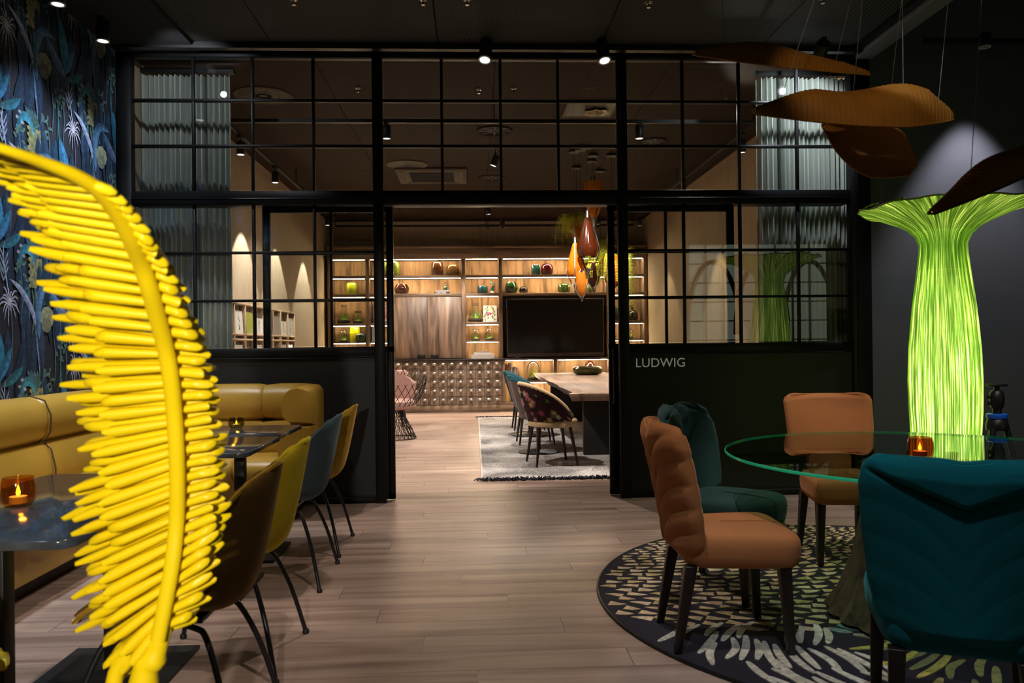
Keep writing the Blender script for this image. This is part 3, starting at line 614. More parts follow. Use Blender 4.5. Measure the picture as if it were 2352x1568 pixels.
terrarium('flask', 1093, z3, 37, 43, 'large corked flask terrarium left of the flower print', seed=3)
terrarium('jar', 786, z4, 25, 27, 'round glass terrarium left of the yellow vase', seed=4)
terrarium('jar', 1093, z4, 23, 26, 'left one of the two small terrariums under the flower print', seed=5); terrarium('jar', 1124, z4, 23, 27, 'right one of the two small terrariums under the flower print', seed=6)
terrarium('globe', 1449, z4, 22, 24, 'small round globe terrarium in the right hand bay', seed=7)
terrarium('bell', 1225, zs, 30, 44, 'glass bell jar of yellow green moss on the low shelf', seed=8, dy=.1)
# framed prints, books, figurine
def printed(px, z, w, h, label, seed, bg, cols):
    s = .00809; a = w*s/2; H = h*s; t = thing('botanical_print', label, 'picture', (*at(px, z+.0005, .27)[:2], z+.0005)); t.rotation_euler = (R(-6), 0, 0)
    MB().box(-a, a, -.008, .008, 0, H, col=bg).build('board', 'print', t, cols=True)
    q = random.Random(seed); mb = MB(); st = [(-a*.5, .01), (a*.4, .01)]
    for sx, _ in st:
        for k in range(9):
            z0 = H*(.06+.09*k); cx = sx+q.uniform(-.3, .3)*a*.5; dx = q.choice((-1, 1))*a*q.uniform(.2, .4); zz = z0+H*.1
            mb.add([(cx, -.0085-k*1e-4, z0), (cx+dx*.6, -.0085-k*1e-4, z0+.02), (cx+dx, -.0085-k*1e-4, zz), (cx+dx*.3, -.0085-k*1e-4, z0+.06)], [(0, 1, 2, 3)], q.choice(cols))
    for k in range(4):
        cx, cz = q.uniform(-.75, .2)*a, H*q.uniform(.35, .6); r = a*.2; mb.add([(cx+r*cos(b), -.0098-k*1e-4, cz+r*sin(b)) for b in [2*PI*i/7 for i in range(7)]], [tuple(range(7))], (.35, .1, .22))
    mb.build('flower_motif', 'print', t, cols=True)
printed(1127, z3, 32, 39, 'white botanical print of pink flowers beside the corked flask', 1, (.75, .72, .66), [(.14, .2, .05), (.2, .26, .08), (.1, .15, .04)])
printed(872, z3, 36, 45, 'dark floral print in the second bay from the left', 2, (.14, .10, .08), [(.35, .1, .15), (.4, .15, .2), (.6, .5, .55)])
def book(px, z, w, h, d, m, label, grp, rot=0, dy=.12, lay=False, name='book'):
    s = .00809; t = thing(name, label, 'book', at(px, z+.0008, dy), rot, grp)
    w *= s; h *= s; cv = MB()
    if lay: 
        cv.box(-w/2, w/2, -d/2, d/2, 0, .006).box(-w/2, w/2, -d/2, d/2, h-.006, h).box(-w/2, w/2, -d/2, -d/2+.006, .006, h-.006).build('cover', m, t); MB().box(-w/2+.006, w/2-.006, -d/2+.007, d/2-.008, .0061, h-.0061).build('pages', 'paper', t)
    else:
        cv.box(-w/2, -w/2+.004, -d/2, d/2, 0, h).box(w/2-.004, w/2, -d/2, d/2, 0, h).box(-w/2, w/2, -d/2, -d/2+.005, 0, h).build('cover', m, t); MB().box(-w/2+.0041, w/2-.0041, -d/2+.0051, d/2-.006, .004, h-.004).build('pages', 'paper', t)
    return t
bk = book(1016, z2, 34, 4, .22, 'blackbook', 'black book laid flat under the garden book', 'books laid flat on the shelf', lay=True)
b2_ = book(1018, z2+.033, 32, 3.5, .2, 'greybook', 'grey book lying on top of the black one with GARDEN on its spine', 'books laid flat on the shelf', lay=True)
cu2 = bpy.data.curves.new('spine_lettering', 'FONT'); cu2.body = 'GARDEN'; cu2.size = .05; cu2.extrude = .0005; cu2.materials.append(MT['white']); o = bpy.data.objects.new('spine_lettering', cu2); S.collection.objects.link(o); o.parent = bk; o.location = (-.12, -.112, -.004); o.rotation_euler = (R(90), 0, 0); txt(o)
for i, (px, w, h, m, lb) in enumerate([(851, 4, 36, 'blackbook', 'black upright book at the left of the row'), (855.5, 3.5, 34, 'greybook', 'grey upright book second in the row'), (859.5, 3.5, 37, 'paper', 'white upright book in the middle of the row'), (863.5, 3.5, 35, 'bluebook', 'blue upright book fourth in the row'), (867.5, 3.5, 36, 'white', 'white upright book at the end of the row')]):
    book(px, z4, w, h, .2, m, lb, 'books standing in the left bay', dy=.12)
book(1109, zc, 53, 9, .25, 'offwhite', 'thick white book at the bottom of the stack on the worktop', 'white books on the worktop', lay=True, dy=.14)
book(1108, zc+.074, 40, 4, .22, 'white', 'middle white book of the stack on the worktop', 'white books on the worktop', lay=True, dy=.14); book(1112, zc+.108, 30, 3, .2, 'greybook', 'grey book on top of the white stack on the worktop', 'white books on the worktop', lay=True, dy=.14)
for i, (px, h, m, lb) in enumerate([(1162, 40, 'redbook', 'orange red book leftmost on the low shelf'), (1166, 38, 'redbook', 'second orange red book on the low shelf'), (1170.2, 42, 'greybook', 'tall grey book after the orange red ones'), (1174.3, 34, 'offwhite', 'cream book after the tall grey one'), (1178.4, 31, 'greybook', 'short grey book in the middle of the low row'), (1182.5, 33, 'white', 'short white book near the end of the low row'), (1186.6, 31, 'offwhite', 'last cream book of the low row')]):
    book(px, zs, 4, h, .2, m, lb, 'books standing on the low shelf', dy=.14)
fg = thing('figurine', 'small painted blue and coral bird figurine on the second shelf', 'figurine', at(1132, z2+.0005))
MB().lathe([(.045, 0), (.05, .01), (.035, .04), (.02, .06), (0, .07)], 12).build('base', 'offwhite', fg, smooth=True)
MB().tube(cat([(0, 0, .05), (.01, 0, .1), (.02, 0, .14), (-.01, 0, .19), (0, 0, .23)]), [.02, .03, .035, .036, .035, .034, .032, .03, .026, .024, .024, .025, .026, .024, .022, .02, .019, .02, .021, .02, .018, .016, .013, .01, .006], 10).build('body', 'g_turq', fg, smooth=True)
MB().tube([(-.02, -.03, .11), (0, -.035, .15), (.01, -.03, .18)], [.012, .02, .006], 8).build('wing', 'redbook', fg, smooth=True); MB().cyl((0, 0, .225), (0, 0, .262), .008, 8).build('crest', 'g_amber', fg, smooth=True)
eg = thing('ridged_ornament', 'brown ridged egg shaped ornament on the low shelf behind the green bowl', 'ornament', at(1357, zs+.0005)); MB().lathe([(.09, 0), (.12, .1), (.115, .2), (.075, .31), (.03, .36), (0, .365)], 24, fl=14, fa=.05).build('shell', 'g_brown', eg, smooth=True); MB().lathe([(.07, -.0), (.1, .012), (.06, .02), (0, .02)], 16).build('foot', 'cab_dark', eg, smooth=True)
wb_ = thing('small_white_box', 'small white switch box standing on the worktop in the right hand bay', 'box', at(1428, zc+.0005, .05)); MB().box(-.035, .035, -.02, .02, 0, .085).build('case', 'white', wb_, bevel=.004); MB().box(-.008, .008, -.022, -.0195, .025, .045).build('socket', 'cab_dark', wb_)
# ================================================================== rear room floor pieces
rg = thing('woven_rug', 'grey and white flat woven rug with dark fringed ends under the long table', 'rug', (0, 0, 0)); rx0, rx1, ry0, ry1 = .06, 3.0, 7.36, 13.55
MB().box(rx0, rx1, ry0, ry1, .001, .014).build('weave', 'rugweave', rg); MB().box(rx0-.012, rx0+.004, ry0, ry1, .001, .018).build('selvedge', 'offwhite', rg)
q = random.Random(4); m = MB()
for yy, sgn in ((ry0, -1), (ry1, 1)):
    x = rx0-.05
    while x < rx1:
        x += .012; a = (x, yy+sgn*.0, .012); l = q.uniform(.03, .07); dx = q.uniform(-.05, .05); hh = q.choice((.006, .01, .03)); m.add([(x-.006, yy, .014), (x+.006, yy, .014), (x+dx+.005, yy+sgn*l, hh), (x+dx-.005, yy+sgn*l, hh*.4)], [(0, 1, 2, 3)])
        m.tube([(x, yy+q.uniform(-.03, .01), .016), (x+q.uniform(-.03, .03), yy+sgn*.02, .016+q.uniform(.002, .02)), (x+dx, yy+sgn*l, .008)], .0045, 4)
m.build('fringe', 'fringe', rg, kind='stuff')
# long table
lt = thing('long_table', 'long live-edge dark wooden slab table on black panel legs', 'table', (0, 0, 0)); q = random.Random(3)
ty0, ty1 = 7.97, 13.7; L_ = [(1.0+.010*sin(k*.9)+q.uniform(-.006, .006)-(.06 if k == 0 else 0), lerp(ty0, ty1, k/24)) for k in range(25)]
pts = [(2.28+.03*sin(k), lerp(ty0, ty1, k/24)) for k in range(25)]; vs = []; n = 25
for (x, y), (x2, _) in zip(L_, pts):
    vs += [(x, y, .75), (x+.035+q.uniform(0, .02), y, .675), (x2-.03, y, .675), (x2, y, .75)]
fs = [(i*4+a, i*4+(a+1) % 4, (i+1)*4+(a+1) % 4, (i+1)*4+a) for i in range(24) for a in range(4)]+[(0, 3, 2, 1), (96, 97, 98, 99)]
MB().add(vs, fs).build('tabletop', 'slab', lt, bevel=.006)
MB().add([(1.42, ty0+.001, .7502), (1.46, ty0+.001, .7502), (1.40, ty0+.3, .7502), (1.34, ty0+.55, .7502), (1.39, ty0+.28, .7502)], [(0, 1, 2, 3, 4)]).build('crack', 'oak', lt)
for y in (8.8, 12.6): MB().box(1.2, 2.1, y, y+.09, .015, .674).build('leg', 'blackmatte', lt, bevel=.004)
MB().box(1.55, 1.7, 8.891, 12.6, .45, .55).build('stretcher', 'blackmatte', lt)
bw = thing('glass_bowl', 'wide shallow olive green glass bowl on the long table', 'bowl', PZ(1350, 860, .7505)); 
MB().lathe([(.16, 0), (.225, .02), (.245, .06), (.24, .1), (.2, .125), (.19, .12), (.225, .09), (.2, .03), (0, .02)], 32).build('bowl_body', 'g_bowl', bw, smooth=True); MB().tube([(.197*cos(a), .197*sin(a), .125) for a in [2*PI*i/32 for i in range(32)]], .006, 6, True).build('rim', 'g_black', bw, smooth=True)
# tub chairs
def tub_chair(name, label, loc, rz, outer, inner, rim, swivel=False, par_cols=False):
    t = thing(name, label, 'chair', loc, rz, 'tub chairs along the long table')     # faces +Y locally
    def fn(u, v):
        a = lerp(-128, 128, u); c = abs(a)/128; ang = R(-90+a); top = lerp(.83, .50, c**2.2); z = lerp(.40, top, v); r = lerp(.20, .29-.02*c, v**.7)
        return (r*cos(ang)*1.02, r*sin(ang)*.95+.02-.05*v*(1-c), z)
    fl_ = None
    def colf(u, v): return (.03, .012, .02)
    MB().sheet(lambda u, v: (lambda p: (p[0]*1.035, p[1]*1.035, p[2]))(fn(u, v)), 28, 8, .03).build('outer_shell', outer, t, smooth=True)
    MB().sheet(lambda u, v: (lambda p: (p[0]*.94, p[1]*.94, p[2]))(fn(u, v)), 28, 8, .03).build('inner_padding', inner, t, smooth=True)
    MB().tube([Vector(fn(k/30, 1))+Vector((0, 0, .002)) for k in range(31)], .026, 10).build('rim_roll', rim, t, smooth=True)
    if outer == 'floral':
        q = random.Random(11); mb = MB(); cc = [(.5, .12, .14), (.42, .2, .16), (.55, .4, .28), (.5, .32, .1), (.28, .05, .08), (.12, .14, .05), (.35, .25, .3)]
        for k in range(70):
            u0, v0 = q.uniform(.03, .97), q.uniform(.08, .85); r = q.uniform(.022, .055); c = q.choice(cc)
            for lay in range(4):
                rr = r*(1-.24*lay); vs = []
                for i in range(15):
                    a = 2*PI*i/15; w = rr*(1+.28*cos(5*a+k+lay*1.3)); p = Vector(fn(min(max(u0+w*cos(a)*.75, 0), 1), min(max(v0+w*sin(a)*2.3, 0), 1))); s_ = 1.035; nn = Vector((p.x, p.y, 0)).normalized(); vs.append(Vector((p.x*s_, p.y*s_, p.z))+nn*(.0195+lay*.0006))
                mb.add(vs, [tuple(range(15))], tuple(min(1, x*(.28+.3*lay)) for x in c))
        mb.build('flower_print', 'floral', t, cols=True, kind='stuff')
    MB().lathe([(0, .385), (.2, .385), (.255, .40), (.262, .44), (.245, .465), (.15, .475), (0, .476)], 28, c=(0, .04, 0)).build('seat', inner, t, smooth=True)
    if swivel:
        MB().cyl((0, 0, .03), (0, 0, .385), .025, 12).build('stem', 'darkmetal', t, smooth=True); MB().lathe([(.235, 0), (.235, .012), (.1, .026), (.03, .04), (0, .04)], 32).build('base', 'darkmetal', t, smooth=True)
    else:
        for sx in (-1, 1):
            for sy, y in ((-1, -.14), (1, .18)): MB().tube([(sx*.15, y, .39), (sx*.215, y*1.35, .0)], [.02, .011], 10).build('leg', 'darkleg', t, smooth=True)
    return t
MT['floral_dark'] = mat('floral_dark', (.035, .012, .018), .7, sheen=.2, spec=.1)
vc = MT['floral']
def chairs():
    zr = .0145
    tub_chair('tub_chair', 'tub chair with dark floral back and cream seat, nearest at the long table', (.76, 8.22, zr), R(-80), 'floral', 'velvet_cream', 'velvet_cream')
    for (x, y, ou, inn, rim, sw, lb) in [(.72, 9.1, 'velvet_mauve', 'velvet_mauve', 'velvet_darkteal', True, 'mauve grey tub chair on a round base just behind the floral one'),
        (.72, 9.95, 'velvet_mauve', 'velvet_darkteal', 'velvet_darkteal', False, 'teal rimmed tub chair third along the long table'), (.74, 10.8, 'velvet_darkteal', 'velvet_darkteal', 'velvet_darkteal', True, 'dark teal tub chair on a round base fourth along the long table'),
        (.74, 11.6, 'velvet_darkteal', 'velvet_darkteal', 'velvet_darkteal', False, 'farthest dark teal tub chair of the long table')]:
        tub_chair('tub_chair', lb, (x, y, zr), R(-88), ou, inn, rim, sw)
# floral shell uses a plain dark body under its printed flowers
_b = MB.build
def _build(s, name, m, *a, **k):
    if m == 'floral' and name == 'outer_shell': m = 'floral_dark'
    return _b(s, name, m, *a, **k)
MB.build = _build; chairs()
# wire lounge chair
wc = thing('wire_lounge_chair', 'black wire lounge chair with pink cushions beside the sliding leaf', 'chair', (-1.10, 10.8, 0), R(200))
cg = MB(); N_ = 28
prf = lambda v: interp([0, .12, .36, .45, .5, .62, .8, 1], [.30, .25, .13, .16, .22, .33, .42, .45], v)
for s_ in (-1, 1):
    for k in range(N_):
        a0 = 2*PI*k/N_; pts = []
        for i in range(15):
            v = i/14; a = a0+s_*.75*v*1.4; back = .5-.5*sin(a); ztop = lerp(.74, .96, back**1.2); z = .012+v*(ztop-.012) if v > .5 else .012+v*(.78-.012); z = .012+(v**1.0)*(ztop-.012); r = prf(v*ztop/.95 if z < .42 else v); pts.append((r*cos(a), r*sin(a), z))
        cg.tube(pts, .0045, 4)
cg.build('wire_frame', 'black', wc, smooth=True, kind='stuff')
MB().tube([(.30*cos(a), .30*sin(a), .01) for a in [2*PI*i/32 for i in range(32)]], .008, 6, True).build('base_ring', 'black', wc, smooth=True)
MB().lathe([(0, .40), (.25, .40), (.3, .43), (.3, .5), (.24, .53), (0, .535)], 26).build('seat_cushion', 'velvet_pink', wc, smooth=True)
MB().sheet(lambda u, v: ((.29+.05*v)*cos(R(-90+lerp(-70, 70, u))), (.29+.05*v)*sin(R(-90+lerp(-75, 75, u))), .5+.36*v*(1-.35*abs(2*u-1)**3)), 18, 6, .06).build('back_cushion', 'velvet_pink', wc, smooth=True)
st = thing('side_table', 'low grey drum side table in front of the wire lounge chair', 'table', (-1.24, 9.9, 0)); MB().lathe([(.17, 0), (.17, .03), (.15, .05), (.15, .44), (.17, .46), (.2, .465), (.2, .485), (0, .485)], 28).build('drum', 'velvet_mauve', st, smooth=True); MB().lathe([(.2, .486), (.2, .495), (0, .495)], 28).build('top', 'greybook', st, smooth=True)
l2 = thing('cushioned_armchair', 'pink armchair on dark legs behind the wire lounge chair', 'chair', (-1.42, 12.5, 0), R(180))
MB().box(-.34, .34, -.3, .32, .3, .46).build('seat', 'velvet_pink', l2, bevel=.05, seg=3); MB().box(-.34, .34, -.38, -.26, .4, .86).build('backrest', 'velvet_pink', l2, bevel=.05, seg=3)
for sx in (-1, 1):
    MB().box(sx*.34-.05, sx*.34+.05, -.3, .3, .4, .62).build('armrest', 'velvet_pink', l2, bevel=.03, seg=3)
    for y in (-.28, .28): MB().tube([(sx*.27, y, .3), (sx*.32, y*1.1, 0)], [.02, .012], 8).build('leg', 'darkleg', l2, smooth=True)
# display rack with cards on the left wall
rk = thing('card_rack', 'wall mounted pale oak rack of postcards and brochures', 'rack', (0, 0, 0)); xa, xb = WL+.052, WL+.13; ya, yb_ = 8.6, 12.0
for z in (1.75, 1.40, 1.34, .98, .92, .6): MB().box(xa, xb, ya, yb_, z-.012, z+.012).build('shelf', 'oak', rk, bevel=.002, seg=1)
nk = 8; cards = []
for k in range(nk+1):
    y = lerp(ya, yb_, k/nk); MB().box(xa, xb, y-.014, y+.014, .6, 1.75).build('upright', 'oak', rk, bevel=.002, seg=1)
MB().box(xa, xa+.006, ya, yb_, .6, 1.75).build('back_board', 'greybook', rk)
cardm = ['paper', 'paper', 'g_lime', 'paper', 'paper', 'greybook', 'paper', 'paper']; desc = ['plain white', 'white with a fern sprig', 'bright green leafy', 'white lettered', 'white flowered', 'grey photo', 'narrow white', 'end white']
for row, (za, zb_) in enumerate(((1.412, 1.70), (.992, 1.31))):
    for k in range(nk):
        y = lerp(ya, yb_, (k+.5)/nk); o = MB().box(-.004, .004, -.14 if k != 3 else -.16, .14, 0, zb_-za-(.03 if (k+row) % 3 else .09)).build('postcard', cardm[(k+row*3) % 8], None); o.location = (xb-.014, y, za+.001); o.rotation_euler = (0, R(-2), 0)
        tag(o, '%s card, %s row of the wall rack, %s from left' % (desc[(k+row*3) % 8], ('upper', 'lower')[row], ('first', 'second', 'third', 'fourth', 'fifth', 'sixth', 'seventh', 'eighth')[k]), 'card', 'cards in the wall rack')
        if (k+row) % 3 != 2:
            q = random.Random(k+9*row); mb = MB()
            for j in range(6): z0 = .03+.03*j; mb.add([(.0045, -.03+.05*q.random(), z0), (.0045, -.05+.09*q.random(), z0+.03), (.0045, -.01, z0+.05)], [(0, 1, 2)], (.1, .14, .04))
            mb.build('sprig_print', 'print', o, cols=True)
# curtains
def curtain(name, x0, x1, label, seed, lace=None):
    q = random.Random(seed); t = thing(name, label, 'curtain', (0, 0, 0)); n = 170; ph = 0; P_ = []
    for i in range(n+1):
        ph += q.uniform(.45, .95); P_.append((lerp(x0, x1, i/n), PY+.34+.035*sin(ph)+.01*sin(ph*.3)))
    def fn(u, v):
        i = u*n; k = min(int(i), n-1); f_ = i-k; a, b = P_[k], P_[k+1]; return (lerp(a[0], b[0], f_), lerp(a[1], b[1], f_)+.01*sin(3*v+u*20), lerp(.02, 3.53, v))
    MB().sheet(fn, n, 6, .004).build('cloth', 'curtain', t, smooth=True); MB().box(x0-.03, x1+.03, PY+.3, PY+.36, 3.545, 3.585).build('track', 'black', t)
curtain('curtain', P(300, 400, PY+.34).x, P(533, 400, PY+.34).x, 'grey green pleated curtain behind the left end of the partition', 1); curtain('curtain', P(1742, 400, PY+.34).x, P(1950, 400, PY+.34).x, 'pale grey pleated curtain behind the right end of the partition', 2)
# ================================================================== ceiling fittings
def track(name, a, b, label, z=3.42):
    a = Vector((*a, z)); b = Vector((*b, z)); t = thing(name, label, 'lighting track', (0, 0, 0)); d = (b-a).normalized(); s = Vector((-d.y, d.x, 0))*.018
    MB().add([a+s, a-s, b-s, b+s, a+s+Vector((0, 0, .035)), a-s+Vector((0, 0, .035)), b-s+Vector((0, 0, .035)), b+s+Vector((0, 0, .035))], [(0, 1, 2, 3), (7, 6, 5, 4), (0, 4, 5, 1), (1, 5, 6, 2), (2, 6, 7, 3), (3, 7, 4, 0)]).build('rail', 'black', t)
    nn = max(2, int((b-a).length/2)); m = MB()
    for k in range(nn+1): p = a.lerp(b, k/nn); MB().cyl(p+Vector((0, 0, .035)), (p.x, p.y, CZ-.001), .006, 6).build('drop_rod', 'black', t)
track('lighting_track', (-2.35, 7.72), (2.78, 7.72), 'black lighting track crossing near the partition in the far room', 3.40)
track('lighting_track', (-2.35, 7.75), (-2.35, 13.7), 'black lighting track along the left wall of the far room', 3.40); track('lighting_track', (2.78, 7.75), (2.78, 13.7), 'black lighting track along the right wall of the far room', 3.40)
track('lighting_track', (-2.35, 13.72), (2.78, 13.72), 'black lighting track crossing in front of the shelving', 3.28)
def spotfix(p, aim, label, grp, ztop, r=.038, L=.15, lit=True):
    p = Vector(p); d = (Vector(aim)-p).normalized(); t = thing('track_spotlight', label, 'spotlight', p, 0, grp); M = d.to_track_quat('-Z', 'Y').to_matrix().to_4x4()
    MB().lathe([(r*.9, 0), (r, .004), (r, L), (r*.9, L+.006), (0, L+.006)], 18, M=M).build('housing', 'black', t, smooth=True)
    ring = MB().lathe([(r*1.0, -.004), (r*1.02, .003), (r*.8, .003), (r*.78, -.002), (r*1.0, -.004)], 18, M=M).build('trim_ring', 'white', t, smooth=True)
    MB().lathe([(r*.8, -.0005), (r*.5, .003), (0, .004)], 16, M=M).build('lens', 'lens' if lit else 'greybook', t, smooth=True)
    e = M @ Vector((0, 0, L*.6)); MB().cyl(e, (e.x, e.y, ztop-p.z-.02), .008, 8).build('stem', 'black', t, smooth=True); MB().box(e.x-.018, e.x+.018, e.y-.06, e.y+.06, ztop-p.z-.03, ztop-p.z).build('adapter', 'black', t)
def lift(p, aim, k=.02): p = Vector(p); return p-(Vector(aim)-p).normalized()*k
for i, (p, a, e, an, c) in enumerate(FS): spotfix(lift(p, a), a, ['black spotlight on the ceiling left of centre before the partition', 'black spotlight on the ceiling above the right side of the opening', 'black spotlight before the right curtain'][i], 'spotlights before the partition', 3.57, .05, .17)
for i, (x, y) in enumerate(RT): spotfix((x, y, 3.21), (x, y, 0), ['nearest', 'second', 'third', 'farthest'][i]+' spotlight of the left wall track', 'spotlights on the far room tracks', 3.40, .042, .12)
for i, (x, y) in enumerate(RR): spotfix((x, y, 3.21), (x+.1, y+.3, 0), ['nearest', 'second', 'farthest'][i]+' spotlight of the right wall track', 'spotlights on the far room tracks', 3.40, .042, .12)
for i, (px, py, Y, dx, lb) in enumerate([(888, 318, 7.72, 0, 'spotlight of the crossing track beside the left post'), (1468, 318, 7.72, 0, 'spotlight of the crossing track right of the right post'), (1133, 380, 9.6, -.4, 'tilted spotlight hanging in the middle of the far room ceiling'), (1122, 492, 13.72, .2, 'tilted spotlight on the track in front of the shelving'), (1153, 520, 13.72, -.1, 'dark spotlight on the far crossing track right of centre'), (1374, 515, 13.72, .1, 'spotlight of the far crossing track behind the pendants')]):
    p = P(px, py, Y); spotfix(p, (p.x+dx, p.y+.05, 2.4), lb, 'spotlights on the far room tracks', 3.4 if Y < 9 else (CZ if Y < 12 else 3.28), .042, .12, i != 4)
for i, (y, lb) in enumerate([(5.14, 'white rimmed black downlight above the wallpaper, nearer the camera'), (5.75, 'white rimmed black downlight above the wallpaper, next to the partition')]): spotfix((-2.6, y, 3.43), (-2.62, y, 0), lb, 'downlights over the wallpaper', CZ-.03, .045, .12)
def disc(px, py, r, label, ribs=24, m='fitting'):
    p = PZ(px, py, CZ-.012); t = thing('ceiling_diffuser', label, 'vent', (p.x, p.y, CZ-.013)); MB().lathe([(r, .012), (r, .004), (r*.93, 0), (r*.9, .006), (0, .006)], 32).build('plate', m, t, smooth=True)
    for ring, (ra, rb) in enumerate(((.15, .5), (.55, .86))):
        mm = MB()
        for k in range(ribs): a = 2*PI*k/ribs; w = .05*r; c, s = cos(a), sin(a); mm.add([(ra*r*c-w*s, ra*r*s+w*c, .0045), (ra*r*c+w*s, ra*r*s-w*c, .0045), (rb*r*c+w*s*1.5, rb*r*s-w*c*1.5, .0045), (rb*r*c-w*s*1.5, rb*r*s+w*c*1.5, .0045)], [(0, 1, 2, 3)])
        mm.build('slot', 'black', t, kind='stuff')
disc(605, 222, .27, 'round slotted air diffuser on the ceiling by the left curtain'); disc(935, 380, .27, 'round slotted air diffuser beside the ceiling cassette')
disc(1136, 302, .2, 'plain round ceiling plate near the crossing track', 8, 'ceil_black'); disc(1130, 410, .2, 'second plain round ceiling plate farther back', 8, 'ceil_black'); disc(1500, 326, .16, 'small round ceiling plate right of the right post', 8, 'ceil_black')
p = PZ(993, 402, CZ); ca = thing('ceiling_cassette', 'square air conditioning cassette recessed in the far room ceiling', 'air conditioner', (p.x, p.y, CZ-.03)); MB().box(-.48, .48, -.48, .48, 0, .029).build('panel', 'fitting', ca, bevel=.01)
for k in range(14): MB().box(-.3, .3, -.3+k*.044, -.28+k*.044, -.006, -.001).build('slat', 'blackmatte', ca)
MB().box(-.32, .32, -.32, .32, -.001, .0005).build('intake', 'black', ca)
for s_ in (-1, 1): MB().box(-.36, .36, s_*.4-.02, s_*.4+.02, -.004, .001).build('louvre', 'black', ca); MB().box(s_*.4-.02, s_*.4+.02, -.36, .36, -.004, .001).build('louvre', 'black', ca)
p = PZ(1355, 250, CZ); h = thing('ceiling_hatch', 'open black ceiling recess with a crumpled foil duct', 'hatch', (p.x, p.y, CZ-.012)); MB().box(-.24, .24, -.26, .26, .002, .011).build('recess', 'black', h)
for a in ((-.26, -.235), (.235, .26)): MB().box(a[0], a[1], -.28, .28, 0, .0115).build('edge', 'fitting', h); MB().box(-.235, .235, a[0]*1.07, a[1]*1.07, 0, .0115).build('edge', 'fitting', h)
q = random.Random(2); m = MB(); m.lathe([(.05+.05*sin(i*1.1)+.03*q.random(), -.02*abs(sin(i))) for i in range(7)]+[(0, -.03)], 18, c=(.07, .05, 0), fl=7, fa=.2); m.build('duct', 'bronze', h)
for i, (px, py) in enumerate([(972, 12), (1073, 12), (1490, 18), (1890, 8), (675, 12), (822, 212), (1100, 215), (1180, 213)]):
    p = PZ(px, py, CZ-.04); o = thing('sprinkler', 'small ceiling sprinkler head, %s' % ['left of the ceiling joint', 'right of the ceiling joint', 'right of centre in the near ceiling', 'behind the suspension wires', 'over the left upper panes', 'seen through the upper left panes', 'left of the pair above the opening', 'right of the pair above the opening'][i], 'sprinkler', p, 0, 'ceiling sprinklers'); MB().lathe([(.022, .038), (.02, .03), (.006, .026), (.006, .008), (.014, .004), (.014, 0), (0, 0)], 10).build('head', 'chrome', o, smooth=True); MB().lathe([(.03, .039), (.03, .036), (0, .036)], 12).build('rosette', 'greybook', o, smooth=True)
# ================================================================== front left: banquette, tables, shell chairs
bq = thing('corner_banquette', 'mustard leather corner banquette with channelled back under the wallpaper', 'banquette', (0, 0, 0))
def roll(p0, p1, nrm, prof, par, name, gap=.004, cap=True):
    # upholstered module swept from p0 to p1; prof = [(out, z)] closed outline, out along nrm
    p0, p1 = Vector(p0), Vector(p1); d = (p1-p0); L_ = d.length; d.normalize(); n = len(prof); vs = []; fs = []; st = [0, .012, .03, .06, L_/2, L_-.06, L_-.03, L_-.012, L_]
    cx = sum(a for a, _ in prof)/n; cz_ = sum(b for _, b in prof)/n; k = [.86, .94, .975, 1, 1.015, 1, .975, .94, .86]
    for s, q in zip(st, k):
        for a, b in prof: vs.append(p0+d*s+Vector(nrm)*(cx+(a-cx)*q)+Vector((0, 0, cz_+(b-cz_)*q)))
    for i in range(8):
        for j in range(n): fs.append((i*n+j, i*n+(j+1) % n, (i+1)*n+(j+1) % n, (i+1)*n+j))
    fs += [tuple(range(n-1, -1, -1)), tuple(8*n+j for j in range(n))]
    return MB().add(vs, fs).build(name, 'leather', par, smooth=True)
top = [(.0, .70), (.0, .93), (.03, .965), (.10, .975), (.17, .955), (.215, .90), (.225, .82), (.21, .74), (.17, .705)]
low = [(.0, .40), (.0, .70), (.17, .703), (.21, .69), (.235, .62), (.25, .53), (.24, .43), (.20, .40)]
seat = [(.02, .30), (.02, .44), (.26, .462), (.5, .46), (.6, .445), (.64, .40), (.635, .33), (.60, .30)]
x0 = WL+.03; yb2 = PY-.12; ys = [1.3, 2.2, 3.1, 4.0, 4.9, yb2-.62]
for a, b in zip(ys, ys[1:]):
    for pr, nm in ((top, 'back_roll'), (low, 'back_cushion'), (seat, 'seat_cushion')): roll((x0, a, 0), (x0, b, 0), (1, 0, 0), pr, bq, nm)
xs3 = [x0, x0+.66, -1.60]
for a, b in zip(xs3, xs3[1:]):
    for pr, nm in ((top, 'back_roll'), (low, 'back_cushion')): roll((a, yb2, 0), (b, yb2, 0), (0, -1, 0), pr, bq, nm)
roll((x0+.66, yb2, 0), (-1.72, yb2, 0), (0, -1, 0), seat, bq, 'seat_cushion'); roll((-1.72, yb2, 0), (-1.32, yb2, 0), (0, -1, 0), seat, bq, 'seat_cushion'); roll((x0, yb2, 0), (x0+.655, yb2, 0), (0, -1, 0), seat, bq, 'seat_cushion')
